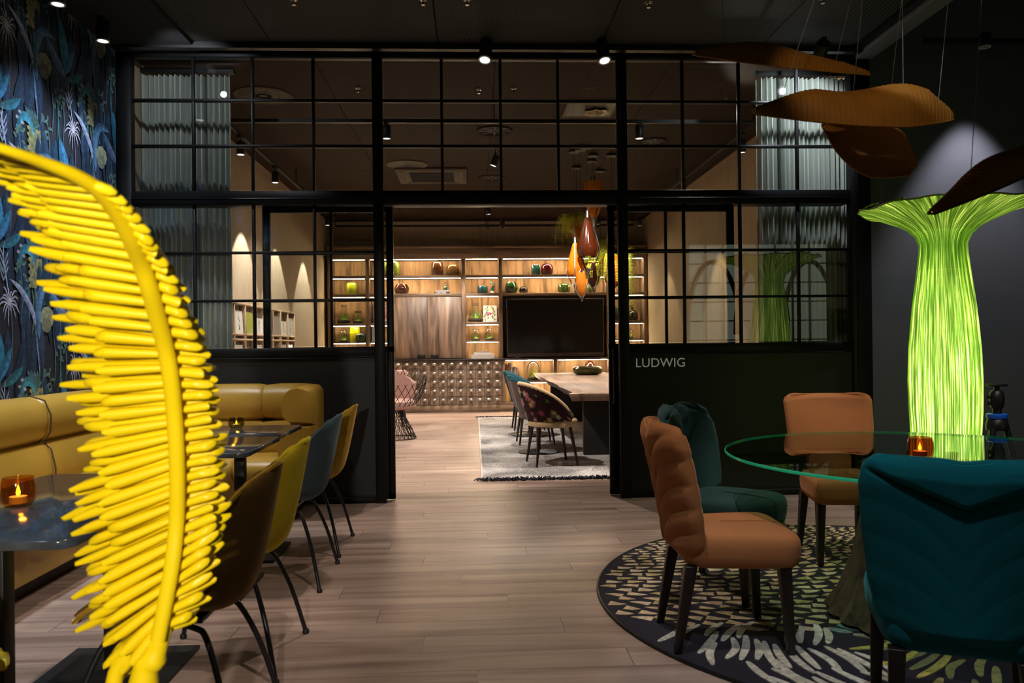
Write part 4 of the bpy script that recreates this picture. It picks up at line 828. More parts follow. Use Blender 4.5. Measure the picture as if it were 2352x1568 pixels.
# rounded closing arm at the right end
C_x, C_y, Ro = -1.42, yb2-.28, .28
for pr, nm in ((top, 'arm_roll'), (low, 'arm_cushion')):
    n = len(pr); vs = []; fs = []; path = [((-1.62, yb2), (0, -1)), ((-1.5, yb2), (0, -1))]+[((C_x+Ro*cos(a), C_y+Ro*sin(a)), (-cos(a), -sin(a))) for a in [PI/2-PI/2*i/8 for i in range(9)]]+[((C_x+Ro, C_y-.18), (-1, 0)), ((C_x+Ro, C_y-.30), (-1, 0)), ((C_x+Ro-.02, C_y-.335), (-1, 0))]
    for i, (p, nn) in enumerate(path):
        k = .88 if i == len(path)-1 else (.9 if i == 0 else 1.0); cxx = sum(q[0] for q in pr)/n; cz2 = sum(q[1] for q in pr)/n
        for o_, z in pr: oo = cxx+(o_-cxx)*k; vs.append((p[0]+nn[0]*oo, p[1]+nn[1]*oo, cz2+(z-cz2)*k))
    for i in range(len(path)-1):
        for j in range(n): fs.append((i*n+j, i*n+(j+1) % n, (i+1)*n+(j+1) % n, (i+1)*n+j))
    fs += [tuple(range(n-1, -1, -1)), tuple((len(path)-1)*n+j for j in range(n))]; MB().add(vs, fs).build(nm, 'leather', bq, smooth=True)
MB().box(x0+.05, x0+.54, 1.3, yb2, .10, .30).box(x0+.54, -1.3, yb2-.54, yb2, .10, .30).build('base', 'leather', bq); MB().box(x0+.1, x0+.46, 1.3, yb2, 0, .10).box(x0+.46, -1.36, yb2-.46, yb2, 0, .10).build('plinth', 'black', bq)
m = MB()
for y in ys[1:-1]: m.tube([(x0+o_+.003, y, z) for o_, z in [(.10, .98), (.19, .95), (.227, .86), (.22, .76), (.18, .70), (.225, .66), (.25, .55), (.25, .47)]], .005, 6)
m.build('piping', 'seam', bq, smooth=True, kind='stuff')
def bistro(name, label, x0, x1, y0, y1, peds, loc_z=0):
    t = thing(name, label, 'table', ((x0+x1)/2, (y0+y1)/2, 0), 0, 'marble tables along the banquette'); hx, hy = (x1-x0)/2, (y1-y0)/2
    pts = []
    for sx, sy, a0 in ((1, 1, 0), (-1, 1, 90), (-1, -1, 180), (1, -1, 270)):
        for k in range(5): a = R(a0+k*22.5); pts.append((sx*(hx-.05)+.05*cos(a), sy*(hy-.05)+.05*sin(a)))
    MB().prism(pts, .725, .75).build('tabletop', 'marble', t, bevel=.004)
    for py in peds: 
        MB().box(-.03, .03, py-.03, py+.03, .02, .71).build('pedestal', 'black', t, bevel=.003); MB().box(-.25, .25, py-.22, py+.22, .001, .018).build('base_plate', 'blackmatte', t, bevel=.003); MB().box(-.16, .16, py-.16, py+.16, .71, .7245).build('mounting_plate', 'black', t)
    return t
bistro('marble_table', 'long dark blue marble table in front, carrying the big amber tealight', -1.74, -1.08, 2.17, 3.33, (-.33, .42))
bistro('marble_table', 'dark blue marble table behind the feather, carrying the small dark tealight', -1.74, -1.10, 3.88, 4.58, (0,)); bistro('marble_table', 'dark blue marble table nearest the partition', -1.74, -1.12, 4.59, 5.24, (0,))
def shell_chair(label, loc, rz, m_out, m_in, m_rim=None):
    t = thing('shell_chair', label, 'chair', loc, rz, 'velvet shell chairs along the aisle')      # faces +Y locally
    C_ = cat([(0, .25, .425), (0, .12, .455), (0, -.04, .44), (0, -.16, .435), (0, -.235, .49), (0, -.275, .62), (0, -.305, .76), (0, -.33, .885)], 4); n = len(C_)-1
    def fn(u, v, k=1.0):
        s = u*2-1; f_ = v*n; i = min(int(f_), n-1); p = C_[i].lerp(C_[i+1], f_-i)
        w = interp([0, .12, .3, .5, .66, .82, .93, 1], [.155, .215, .245, .262, .262, .225, .17, .10], v)*k; back = interp([0, .45, .62, 1], [0, .15, 1, 1], v)
        ed = abs(s)**2.2; return (w*s, p.y+(.17*ed*back*interp([.5, .8, 1], [1.1, .8, .25], v)), p.z+(.10*(1-back)*ed*interp([0, .25, .5], [.1, 1, 1.3], v))-.03*ed*interp([.85, 1], [0, 1], v))
    MB().sheet(lambda u, v: fn(u, v), 20, 30, .012).build('shell', m_out, t, smooth=True)
    MB().sheet(lambda u, v: (lambda p: (p[0], p[1]+.012*interp([0, .45, .6, 1], [0, 0, 1, 1], v), p[2]+.012*interp([0, .45, .6, 1], [1, 1, 0, 0], v)))(fn(u, v, .965)), 18, 28, .016).build('inner_padding', m_in, t, smooth=True)
    edge = [fn(0, k/26) for k in range(27)]+[fn(k/10, 1) for k in range(1, 10)]+[fn(1, 1-k/26) for k in range(27)]+[fn(1-k/10, 0) for k in range(1, 10)]
    MB().tube(edge, .0085, 6, True).build('piping', m_rim or m_in, t, smooth=True)
    MB().box(-.13, .13, -.12, .14, .412, .424).build('seat_plate', 'black', t)
    for sx in (-1, 1):
        MB().tube(cat([(sx*.10, .02, .405), (sx*.135, .10, .40), (sx*.165, .155, .375), (sx*.205, .215, .22), (sx*.245, .265, .01)], 4), .0095, 8).build('leg', 'black', t, smooth=True)
        MB().tube(cat([(sx*.10, -.02, .405), (sx*.135, -.10, .40), (sx*.165, -.145, .375), (sx*.215, -.205, .22), (sx*.265, -.255, .01)], 4), .0095, 8).build('leg', 'black', t, smooth=True)
        for q_ in ((sx*.245, .265), (sx*.265, -.255)): MB().lathe([(.013, 0), (.015, .008), (.012, .02), (0, .024)], 10, c=(*q_, .0005)).build('foot', 'black', t, smooth=True)
    return t
shell_chair('dark brown velvet shell chair nearest the camera, partly behind the feather', (-.965, 2.62, 0), R(90), 'velvet_brown', 'velvet_brown', 'velvet_mustard')
shell_chair('bright yellow velvet shell chair, second in the aisle row', (-1.008, 3.27, 0), R(90), 'velvet_yellow', 'velvet_yellow')
shell_chair('blue grey velvet shell chair, third in the aisle row', (-1.06, 4.38, 0), R(90), 'velvet_blue', 'velvet_blue', 'velvet_blue')
shell_chair('mottled mustard velvet shell chair at the far end of the aisle row', (-1.075, 5.05, 0), R(90), 'velvet_mustard', 'velvet_mustard')
shell_chair('yellow shell chair cut by the lower left corner of the frame', (-1.385, 1.88, 0), R(0), 'velvet_yellow', 'velvet_yellow')
def tealight(label, loc, r, h, m, flame='flame', rough=True):
    t = thing('tealight_holder', label, 'candle holder', loc)
    pr = [(.72*r, 0), (.93*r, .12*h), (r, .42*h), (.98*r, .7*h), (.86*r, h), (.80*r, h), (.90*r, .7*h), (.9*r, .4*h), (.8*r, .12*h), (0, .08*h)]
    MB().lathe(pr, 24, fl=9 if rough else 0, fa=.035).build('glass', m, t, smooth=True)
    MB().lathe([(.5*r, .085*h), (.5*r, .32*h), (0, .32*h)], 16).build('candle', 'offwhite', t, smooth=True)
    MB().lathe([(0, .33*h), (.10*r, .38*h), (.13*r, .46*h), (.06*r, .62*h), (0, .74*h)], 10).build('flame', flame, t, smooth=True)
    l = bpy.data.lights.new('tealight_glow', 'POINT'); l.energy = .22; l.color = (1, .5, .12); l.shadow_soft_size = .01; o = bpy.data.objects.new('tealight_glow', l); S.collection.objects.link(o); o.parent = t; o.location = (0, 0, h*.85); return t
tealight('large hammered amber tealight on the front marble table', PZ(42, 1160, .7505), .052, .092, 'jar_amber'); tealight('small dark olive tealight on the marble table behind the feather', PZ(543, 981, .7505), .05, .062, 'jar_olive', 'flame_dim', False)
# ================================================================== front right: round rug, glass table, dining chairs
RC = (2.06, 3.84); RRd = 1.46
rr = thing('round_rug', 'round navy rug with cream triangles, zebra strokes and blue leaf dabs under the glass table', 'rug', (RC[0], RC[1], 0))
MB().lathe([(RRd, .001), (RRd, .008), (RRd-.012, .012), (0, .012)], 96).build('pile', 'navy', rr); MB().tube([(RRd*cos(a), RRd*sin(a), .007) for a in [2*PI*i/96 for i in range(96)]], .007, 6, True).build('binding', 'black', rr, smooth=True)
q = random.Random(21); m = MB(); h0, h1 = .0118, .0145
def inr(x, y, e=.03): return math.hypot(x, y) < RRd-e
def bnd(x): return -.42+.10*sin(3*x+1)+(.10 if x < -.9 else 0)
YEL = [(.70, .55, .34), (.64, .50, .31), (.74, .60, .40), (.58, .46, .22)]
y = -RRd; row = 0
while y < RRd:
    sr = interp([-.6, .5, .95, 1.4], [1.0, .9, .6, .5], y); x = -RRd+(.06 if row % 2 else 0)+q.uniform(0, .03)
    while x < RRd:
        s = sr; px_, py_ = x, y+q.uniform(-.006, .006)+.03*sin(2.5*x+.7*y)
        if inr(px_, py_) and py_ > bnd(px_)+.03:
            a = .28*sin(1.9*px_+1)+.4*sin(1.7*py_)+q.uniform(-.12, .12); L0, Wd = .104*s*q.uniform(.8, 1.1), .030*s*q.uniform(.85, 1.1)
            if q.random() < .3: a += PI
            c, d = cos(a), sin(a); pr = [(-.5*L0, -Wd*q.uniform(.6, 1)), (.1*L0, -Wd*.75), (.5*L0, 0), (-.42*L0, Wd)]
            m.prism([(px_+u*c-v*d, py_+u*d+v*c) for u, v in pr], h0, h1, q.choice(YEL))
        x += .118*s*q.uniform(.92, 1.1)
    y += .074*sr; row += 1
m.build('triangle_pattern', 'pile', rr, cols=True, kind='stuff'); m = MB()
def stroke(pts, w, col):
    cp = cat([(*p, 0) for p in pts], 4); n = len(cp); L1, L2 = [], []
    for i, p in enumerate(cp):
        if not inr(p.x, p.y, .02): return
        d = cp[min(i+1, n-1)]-cp[max(i-1, 0)]; d = Vector((-d.y, d.x, 0)).normalized()*w*(sin(PI*(i+.4)/(n-.2))**.5); L1.append((p.x+d.x, p.y+d.y)); L2.append((p.x-d.x, p.y-d.y))
    m.prism(L2+L1[::-1], h0, h1+q.uniform(0, .0012), col)
CRM = [(.60, .58, .47), (.55, .53, .44), (.62, .6, .52)]; OL = [(.27, .26, .09), (.34, .32, .12), (.22, .22, .10), (.5, .45, .1)]; BLU = [(.16, .28, .34), (.30, .38, .42), (.10, .2, .3), (.38, .40, .36), (.25, .36, .40)]
def field(x, y, x_c, y_c): return math.atan2(y-y_c, x-x_c)+PI/2
pts_ = []
def far_enough(x, y, r_): return all((x-a)**2+((y-b)*1.0)**2 > r_*r_ for a, b in pts_)
for k in range(70000):
    x, y = q.uniform(-1.42, 1.42), q.uniform(-1.42, .1)
    if not inr(x, y, .05) or y > bnd(x)-.005: continue
    if x < -.52: L0, w, cc, an = .26, .0165, CRM, 2.0+.6*sin(4*y)+.5*x
    elif x < -.05 and y < -.62: L0, w, cc, an = .30, .0165, OL, .5+1.2*(x+.5)-.9*(y+.9)
    elif x < .75: L0, w, cc, an = .14, .021, BLU+[(.42, .40, .34)], .15+.7*sin(3*x)+.3*y
    else: L0, w, cc, an = .11, .023, BLU+[(.03, .1, .35), (.14, .30, .32)], 1.2+.9*sin(4*x+3*y)
    L0 *= q.uniform(.7, 1.15); c, d = cos(an), sin(an); ok = True
    for a_, b_, l_, w_ in pts_:
        dx, dy = x-a_, y-b_
        if abs(dx) > .3 or abs(dy) > .3: continue
        if abs(-dx*d+dy*c) < (w+w_)*1.22 and abs(dx*c+dy*d) < (L0+l_)*.52: ok = False; break
    if not ok: continue
    pts_.append((x, y, L0, w)); b_ = .12*L0*q.uniform(-1, 1); stroke([(x-c*L0/2, y-d*L0/2), (x-b_*d, y+b_*c), (x+c*L0/2, y+d*L0/2)], w, q.choice(cc))
m.build('stroke_pattern', 'pile', rr, cols=True, kind='stuff')
TC = (2.02, 3.47); TRd = .88
gt = thing('glass_table', 'round glass topped dining table on a flared dark tree trunk base', 'table', (TC[0], TC[1], 0))
MB().lathe([(TRd-.004, .738), (TRd-.004, .75), (0, .75)], 96).build('tabletop', 'tableglass', gt); bpy.context.view_layer.update()
MB().lathe([(TRd-.0035, .7375), (TRd, .7395), (TRd+.0005, .744), (TRd, .7485), (TRd-.0035, .7502), (TRd-.0035, .7375)], 96).build('glass_edge', 'glassedge', gt, smooth=True)
MB().lathe([(.40, .0145), (.43, .03), (.37, .12), (.31, .28), (.275, .45), (.265, .6), (.28, .70), (0, .70)], 60, fl=19, fa=.04).build('trunk_base', 'trunk', gt, smooth=True)
for a in (30, 150, 270): MB().cyl((.2*cos(R(a)), .2*sin(R(a)), .70), (.2*cos(R(a)), .2*sin(R(a)), .7375), .03, 16).build('spacer', 'chrome', gt, smooth=True)
tealight('dark amber tealight on the glass table', PZ(2113, 1050, .7515), .055, .088, 'jar_dark')
def dining(label, loc, rz, m_, style):
    t = thing('dining_chair', label, 'chair', loc, rz, 'velvet dining chairs around the glass table')    # faces +Y
    zb0 = .575 if style == 'plain' else .40
    def hw(v): return interp([0, .08, .25, .9, .97, 1], [.20, .238, .25, .262, .25, .22], v) if style == 'plain' else interp([0, .1, .3, .6, .85, .95, 1], [.18, .215, .238, .255, .262, .25, .215] if style != 'heart' else [.15, .20, .235, .26, .255, .22, .15], v)
    def topz(s):
        k = {'heart': .05, 'petal': .03, 'vfold': .008, 'plain': 0}[style]
        return .93-k*math.exp(-(s/.2)**2)-.03*k*20*abs(s)**4
    def fn(u, v):
        s = u*2-1; w = hw(v); z = lerp(zb0, topz(s), v); y = -.20-.10*((z-.40)/.53)**1.3+.085*abs(s)**2.2; return (s*w, y, z)
    def thk(u, v):
        s = abs(u*2-1); e = max(0, min(1, (1-s)*9))**.5*min(1, (1-v)*10+.15)**.5*min(1, v*12+.3)
        b = .026
        bk = .02; sp = min(1, s*6+.05)**.6
        fr = ((v-.36*(1-math.exp(-2.2*s))+.3)/.19) % 1.0; pet = (sin(PI*fr)**.55)*sp
        if style == 'petal': bk += .015*pet*(1-.3*s); b += .010*pet
        elif style == 'heart': f2 = v-(.62+.36*s); b += (.020*min(1, max(0, f2*14))+.012*(1-s))*sp-.0*s; bk += .008*pet
        else: b += .012*(1-s*s)
        if style in ('vfold',): 
            vv = v-(.76+.19*s); bk += .009*min(1, max(0, vv*30))-.009*math.exp(-(vv/.012)**2)*min(1, (1-s)*5)+.0012*pet
        return (b*e+.006, bk*e+.006)
    # front is +Y: normal of (u,v) sheet points to -Y, so swap
    NU, NV = (84, 104) if style == 'vfold' else (56, 64)
    MB().sheet(fn, NU, NV, lambda u, v: thk(u, v)[::-1]).build('backrest', m_, t, smooth=True)
    m2 = MB().tube([Vector(fn(k/40, 1)) for k in range(2, 39)], .006, 6); 
    m2.tube([Vector(fn(0.004, k/30))+Vector((0, -.02, 0)) for k in range(4, 30)], .004, 6).tube([Vector(fn(.996, k/30))+Vector((0, -.02, 0)) for k in range(4, 30)], .004, 6).build('piping', m_, t, smooth=True)
    b, f_, d = .20, .255, .235
    if style == 'plain': MB().box(-.13, .13, -.235, -.19, .40, .60).build('back_support', m_, t, bevel=.01)
    def se(u, v):
        return None
    top_ = []; vs = []; fs = []; nr = 36
    lv = [(.355, .90), (.37, .965), (.40, .99), (.44, 1.0), (.468, .985), (.484, .94), (.492, .86), (.497, .6), (.499, .0)]
    for z, k in lv:
        for i in range(nr):
            a = 2*PI*i/nr; cx_, sy_ = cos(a), sin(a); ex = .30 if style != 'heart' else .55; x_ = math.copysign(abs(cx_)**ex, cx_); y_ = math.copysign(abs(sy_)**ex, sy_); w = lerp(b, f_, (y_+1)/2); vs.append((x_*w*k, .042+y_*d*k, z))
    for j in range(len(lv)-1):
        for i in range(nr): fs.append((j*nr+i, j*nr+(i+1) % nr, (j+1)*nr+(i+1) % nr, (j+1)*nr+i))
    fs.append(tuple(range(nr-1, -1, -1))); MB().add(vs, fs).build('seat', m_, t, smooth=True)
    MB().tube(cat([(0, .279, .37), (0, .278, .44), (0, .262, .484), (0, .18, .4985), (0, 0, .5)], 4), .0028, 5).build('seat_seam', m_, t, smooth=True)
    for sx in (-1, 1):
        for x_, y_, dy in ((.20, .20, .02), (.165, -.165, -.06)):
            mm = MB(); a, c = .024, .0145; tp = (sx*x_, y_, .36); bt = (sx*(x_+.012), y_+dy, .0145)
            mm.add([(tp[0]+i*a, tp[1]+j*a, tp[2]) for i, j in ((-1, -1), (1, -1), (1, 1), (-1, 1))]+[(bt[0]+i*c, bt[1]+j*c, bt[2]) for i, j in ((-1, -1), (1, -1), (1, 1), (-1, 1))], [(0, 1, 2, 3), (7, 6, 5, 4), (0, 4, 5, 1), (1, 5, 6, 2), (2, 6, 7, 3), (3, 7, 4, 0)]); mm.build('leg', 'darkleg', t, bevel=.003)
    return t
dining('orange velvet dining chair with leaf ribbed back, left of the glass table', (1.03, 3.33, 0), R(-92), 'velvet_orange', 'petal')
dining('dark teal velvet dining chair with heart shaped back, behind the ribbed orange one', (1.25, 3.98, 0), R(-135), 'velvet_teal', 'heart')
dining('orange velvet dining chair with plain square back, beyond the glass table', (2.12, 4.52, 0), R(176), 'velvet_orange', 'plain')
dining('bright teal velvet dining chair seen from behind with folded collar back', (1.445, 2.36, 0), R(-25), 'velvet_teal_bright', 'vfold')
# ================================================================== green textile lamp
gl = thing('green_floor_lamp', 'tall glowing green pleated textile floor lamp shaped like a flower', 'floor lamp', (2.99, 4.94, 0))
pf = [(0.02, .115), (.12, .15), (.45, .195), (.8, .217), (1.0, .222), (1.2, .214), (1.45, .19), (1.7, .155), (1.85, .128), (1.93, .12), (2.0, .128), (2.06, .17), (2.10, .25), (2.13, .36), (2.155, .47), (2.175, .545)]
pf = [(a, b*.905) for a, b in pf if a < 1.75]+[(1.80, .128), (1.86, .126), (1.92, .150), (1.965, .20), (2.005, .27), (2.04, .35), (2.07, .42), (2.09, .495)]
zz_ = [a for a, _ in pf]; rr_ = [b for _, b in pf]; NP = 112; q = random.Random(5)
amp = [q.uniform(.4, 1.0) for _ in range(NP)]; cv_ = [q.random() for _ in range(NP)]
lm = MB(); nseg = NP*4; tt = []
for k in range(len(pf)-1):
    n = 6 if k > 8 else 5
    for i in range(n): tt.append(lerp(zz_[k], zz_[k+1], i/n))
tt.append(zz_[-1]); vs = []; fs = []; cs = []
def lampc(k, ph, z, r):  # glow of the inner lamp and pleat shade are put into the cloth colour
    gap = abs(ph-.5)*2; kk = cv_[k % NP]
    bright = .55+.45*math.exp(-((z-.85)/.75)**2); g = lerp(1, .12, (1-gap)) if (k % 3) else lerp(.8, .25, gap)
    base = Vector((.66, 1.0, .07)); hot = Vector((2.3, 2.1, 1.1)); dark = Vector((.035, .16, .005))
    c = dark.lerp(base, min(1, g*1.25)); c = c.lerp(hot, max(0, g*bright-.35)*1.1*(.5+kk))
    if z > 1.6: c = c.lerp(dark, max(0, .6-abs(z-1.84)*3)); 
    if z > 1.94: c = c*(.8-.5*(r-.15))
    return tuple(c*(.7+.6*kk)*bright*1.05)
for j, z in enumerate(tt):
    r = float(np.interp(z, zz_, rr_)); tw_ = .05*sin(z*2.0)
    for i in range(nseg):
        k = i//4; ph = (i % 4)/4; a = 2*PI*i/nseg+PI/2+tw_+.006*sin(4*z+k*2.1); b = amp[k]*(.014 if z < 1.95 else .011)*(1 if z < 2.05 else .6)
        rr2 = r+b*(.5-abs(ph-.5))*2; zo = z+(.007*sin(a*5+1)+.006*sin(a*11))*interp([1.98, 2.09], [0, 1], z); vs.append((rr2*cos(a), rr2*sin(a), zo))
for j in range(len(tt)-1):
    for i in range(nseg):
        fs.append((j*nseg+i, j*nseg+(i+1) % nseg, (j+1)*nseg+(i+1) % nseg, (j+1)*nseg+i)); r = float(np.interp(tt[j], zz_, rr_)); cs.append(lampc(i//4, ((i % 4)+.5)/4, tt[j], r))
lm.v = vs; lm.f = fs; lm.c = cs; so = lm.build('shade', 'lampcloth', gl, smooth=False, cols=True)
arc = [0]
for j in range(1, len(tt)): arc.append(arc[-1]+math.hypot(tt[j]-tt[j-1], float(np.interp(tt[j], zz_, rr_)-np.interp(tt[j-1], zz_, rr_))))
sa = so.data.attributes.new('St', 'FLOAT_VECTOR', 'CORNER'); buf = []
for j in range(len(tt)-1):
    for i in range(nseg): u0, u1 = i/nseg, (i+1)/nseg; buf += [u0, arc[j], 0, u1, arc[j], 0, u1, arc[j+1], 0, u0, arc[j+1], 0]
sa.data.foreach_set('vector', buf)
MB().tube([(.495*cos(a), .495*sin(a), 2.094+.007*sin(a*5+1)+.006*sin(a*11)) for a in [2*PI*i/120 for i in range(120)]], .006, 6, True).build('rim_wire', 'leafy', gl, smooth=True)
MB().lathe([(.13, .001), (.135, .015), (.11, .03), (0, .03)], 30).build('base', 'black', gl, smooth=True)
q = random.Random(9)
for k in range(22):
    a = q.uniform(PI*.6, PI*1.4) if k < 10 else q.uniform(0, 2*PI); r = .495; l = q.uniform(.03, .06); mm = MB(); c, s = cos(a), sin(a); z = 2.10
    mm.add([(r*c, r*s, z), ((r-l*.5)*c-l*.35*s, (r-l*.5)*s+l*.35*c, z+l*.35), ((r-l)*c, (r-l)*s, z+l*.3), ((r-l*.5)*c+l*.35*s, (r-l*.5)*s-l*.35*c, z+l*.42)], [(0, 1, 2, 3)]); mm.build('rim_leaf', 'leafy', gl)
# ================================================================== camera tripod
tp = thing('camera_tripod', 'folded black camera tripod with a blue collar standing beside the green lamp', 'tripod', (2.98, 4.42, 0))
MB().lathe([(.055, .735), (.06, .76), (.05, .80), (.035, .81), (0, .81)], 20).build('apex', 'black', tp, smooth=True); MB().lathe([(.052, .802), (.055, .808), (.055, .826), (.05, .83), (0, .83)], 24, c=(.0, 0, 0)).build('collar', 'bluering', tp, smooth=True)
MB().cyl((0, 0, .83), (0, 0, .865), .024, 16).build('column', 'darkmetal', tp, smooth=True); MB().lathe([(.03, .86), (.037, .88), (.04, .92), (.034, .955), (.02, .965), (0, .968)], 20).build('ball_head', 'black', tp, smooth=True)
MB().cyl((-.04, 0, .89), (-.06, 0, .89), .012, 10).build('knob', 'darkmetal', tp, smooth=True); MB().cyl((-.04, 0, .925), (-.058, 0, .925), .01, 10).build('knob', 'darkmetal', tp, smooth=True)
MB().cyl((0, 0, .965), (0, 0, .985), .014, 12).build('neck', 'black', tp, smooth=True); MB().box(-.048, .048, -.03, .03, .985, .999).build('head_plate', 'black', tp, bevel=.003)
for k in range(3):
    a = R(90+120*k); c, s = cos(a), sin(a); MB().tube([(.04*c, .04*s, .77), (.085*c, .085*s, .55), (.12*c, .12*s, .30)], .017, 10).build('leg', 'black', tp, smooth=True); MB().tube([(.12*c, .12*s, .30), (.16*c, .16*s, .016)], .012, 8).build('leg_extension', 'darkmetal', tp, smooth=True); MB().cyl((.119*c, .119*s, .33), (.121*c, .121*s, .29), .021, 10).build('leg_lock', 'black', tp, smooth=True)
# ================================================================== veneer leaf pendants
def veneer(label, pc, L_, W_, H_, M, seed, hl=.0, tip=1.0, wires=()):
    t = thing('leaf_pendant', label, 'pendant lamp', pc, 0, 'wooden leaf pendants over the glass table')
    def fn(u, v):
        s = v*2-1; w = W_/2*(sin(PI*min(1, max(0, u*.93+.035)))**.62)*(interp([0, .25, .7, 1], [.55, .8, 1.05, .85], u)); bumps = 1+.22*sin(u*9+seed)*sin(PI*u); h = H_*(sin(PI*min(1, u*.95+.03))**.5)*interp([0, .3, .62, .85, 1], [.45, .8, .85, 1.05, .8], u)*bumps
        p = Vector(((u-.5)*L_, w*s, h*(1-abs(s)**2.4))); return M @ p
    sh = MB().sheet(fn, 60, 16, .004).build('veneer_shell', 'veneer', t, smooth=True)
    mm = MB()
    NR = 26 if seed == 3.0 else 40
    for k in range(1, NR): u = k/NR; mm.tube([fn(u, v/12) for v in range(13)], .0042, 4)
    mm.build('veneer_rib', 'veneer', t, kind='stuff', smooth=True)
    mm = MB().tube([fn(k/40, 0) for k in range(41)]+[fn(1-k/40, 1) for k in range(41)], .0045, 5, True).build('edge_binding', 'skin_dark' if seed == 4 else 'veneer', t, smooth=True)
    for u, tx, ty in wires:
        p = fn(u, .5); T = Vector((tx, ty, CZ-.001))-Vector(pc); MB().cyl(p, T, .0013, 5).build('wire', 'wire', t)
    return t
I3 = Matrix.Rotation(0, 3, 'X')
pA = P(1795, 148, 3.7); veneer('long thin wooden leaf pendant, highest of the four, tip pointing right', pA, .84, .30, .085, Matrix.Rotation(R(6), 3, 'Y') @ Matrix.Rotation(R(25), 3, 'X') @ Matrix.Rotation(PI, 3, 'Z'), 2.2, wires=((.85, 1.2, 3.75), (.2, 2.0, 3.7)))
pB = P(1957, 264, 3.25); veneer('broad wooden leaf pendant, middle one with flat lower rim', pB, .83, .34, .135, Matrix.Rotation(R(1.2), 3, 'Y') @ Matrix.Rotation(R(31), 3, 'X'), .6, wires=((.12, 1.75, 3.2), (.72, 2.0, 3.6), (.92, 2.25, 3.5)))
pC = P(1995, 335, 3.5); veneer('ribbed wooden leaf pendant tilted down to the right, under the broad one', pC, .46, .24, .07, Matrix.Rotation(R(28), 3, 'Y') @ Matrix.Rotation(R(-58), 3, 'X') @ Matrix.Rotation(0, 3, 'Z'), 3.0, wires=((.7, 2.1, 3.6), (.3, 1.9, 3.6)))
pD = P(2310, 400, 2.5); veneer('dark wooden leaf pendant at the frame edge in front of the green lamp', pD, .56, .24, .07, Matrix.Rotation(R(-27), 3, 'Y') @ Matrix.Rotation(R(12), 3, 'X'), 4, wires=((.3, 1.75, 2.5), (.8, 2.2, 2.5)))
# black track with spots on the side ceiling
track('lighting_track', (3.5, 6.0), (5.2, 6.0), 'black lighting track high above the grey wall', 3.55)
spotfix((4.05, 6.1, 3.56), (4.05, 6.25, 0), 'black spotlight washing the grey wall', 'side track spotlights', CZ+.0, .045, .1, False); spotfix((4.75, 6.0, 3.42), (4.9, 6.3, 0), 'second black spotlight above the grey wall', 'side track spotlights', 3.55, .045, .12, False)
# ================================================================== pendant planters in the far room
def fern(name, label, c, n, spread, droop, seed, L_=.22, parent=None):
    q = random.Random(seed); mb = MB()
    for k in range(n):
        a = q.uniform(0, 2*PI); l = L_*q.uniform(.6, 1.2); d = droop*q.uniform(.5, 1.2); pts = [Vector((0, 0, 0)), Vector((cos(a)*l*.4*spread, sin(a)*l*.4*spread, l*.25)), Vector((cos(a)*l*.8*spread, sin(a)*l*.8*spread, -.1*d)), Vector((cos(a)*l*.95*spread, sin(a)*l*.95*spread, -d))]
        cp = cat(pts, 8)
        for i in range(1, len(cp)):
            p = cp[i]; d_ = (cp[i]-cp[i-1]).normalized(); sd = d_.cross(Vector((cos(a), sin(a), .5))).normalized(); w = .050*(1-.75*i/len(cp))
            for s in (-1, 1): tpnt = p+sd*s*w+d_*.018+Vector((0, 0, q.uniform(-.006, .006))); mb.add([p, p+sd*s*w*.5+d_*.016, tpnt, p+sd*s*w*.5+d_*.004], [(0, 1, 2, 3)])
    o = mb.build(name, 'fern', parent); o.location = c
    if parent is None: tag(o, label, 'plant', 'ferns in the hanging planters', 'stuff')
    else: o['kind'] = 'stuff'
    return o
canop = [(1347, 305), (1365, 340), (1365, 358), (1322, 374), (1330, 390), (1313, 412)]
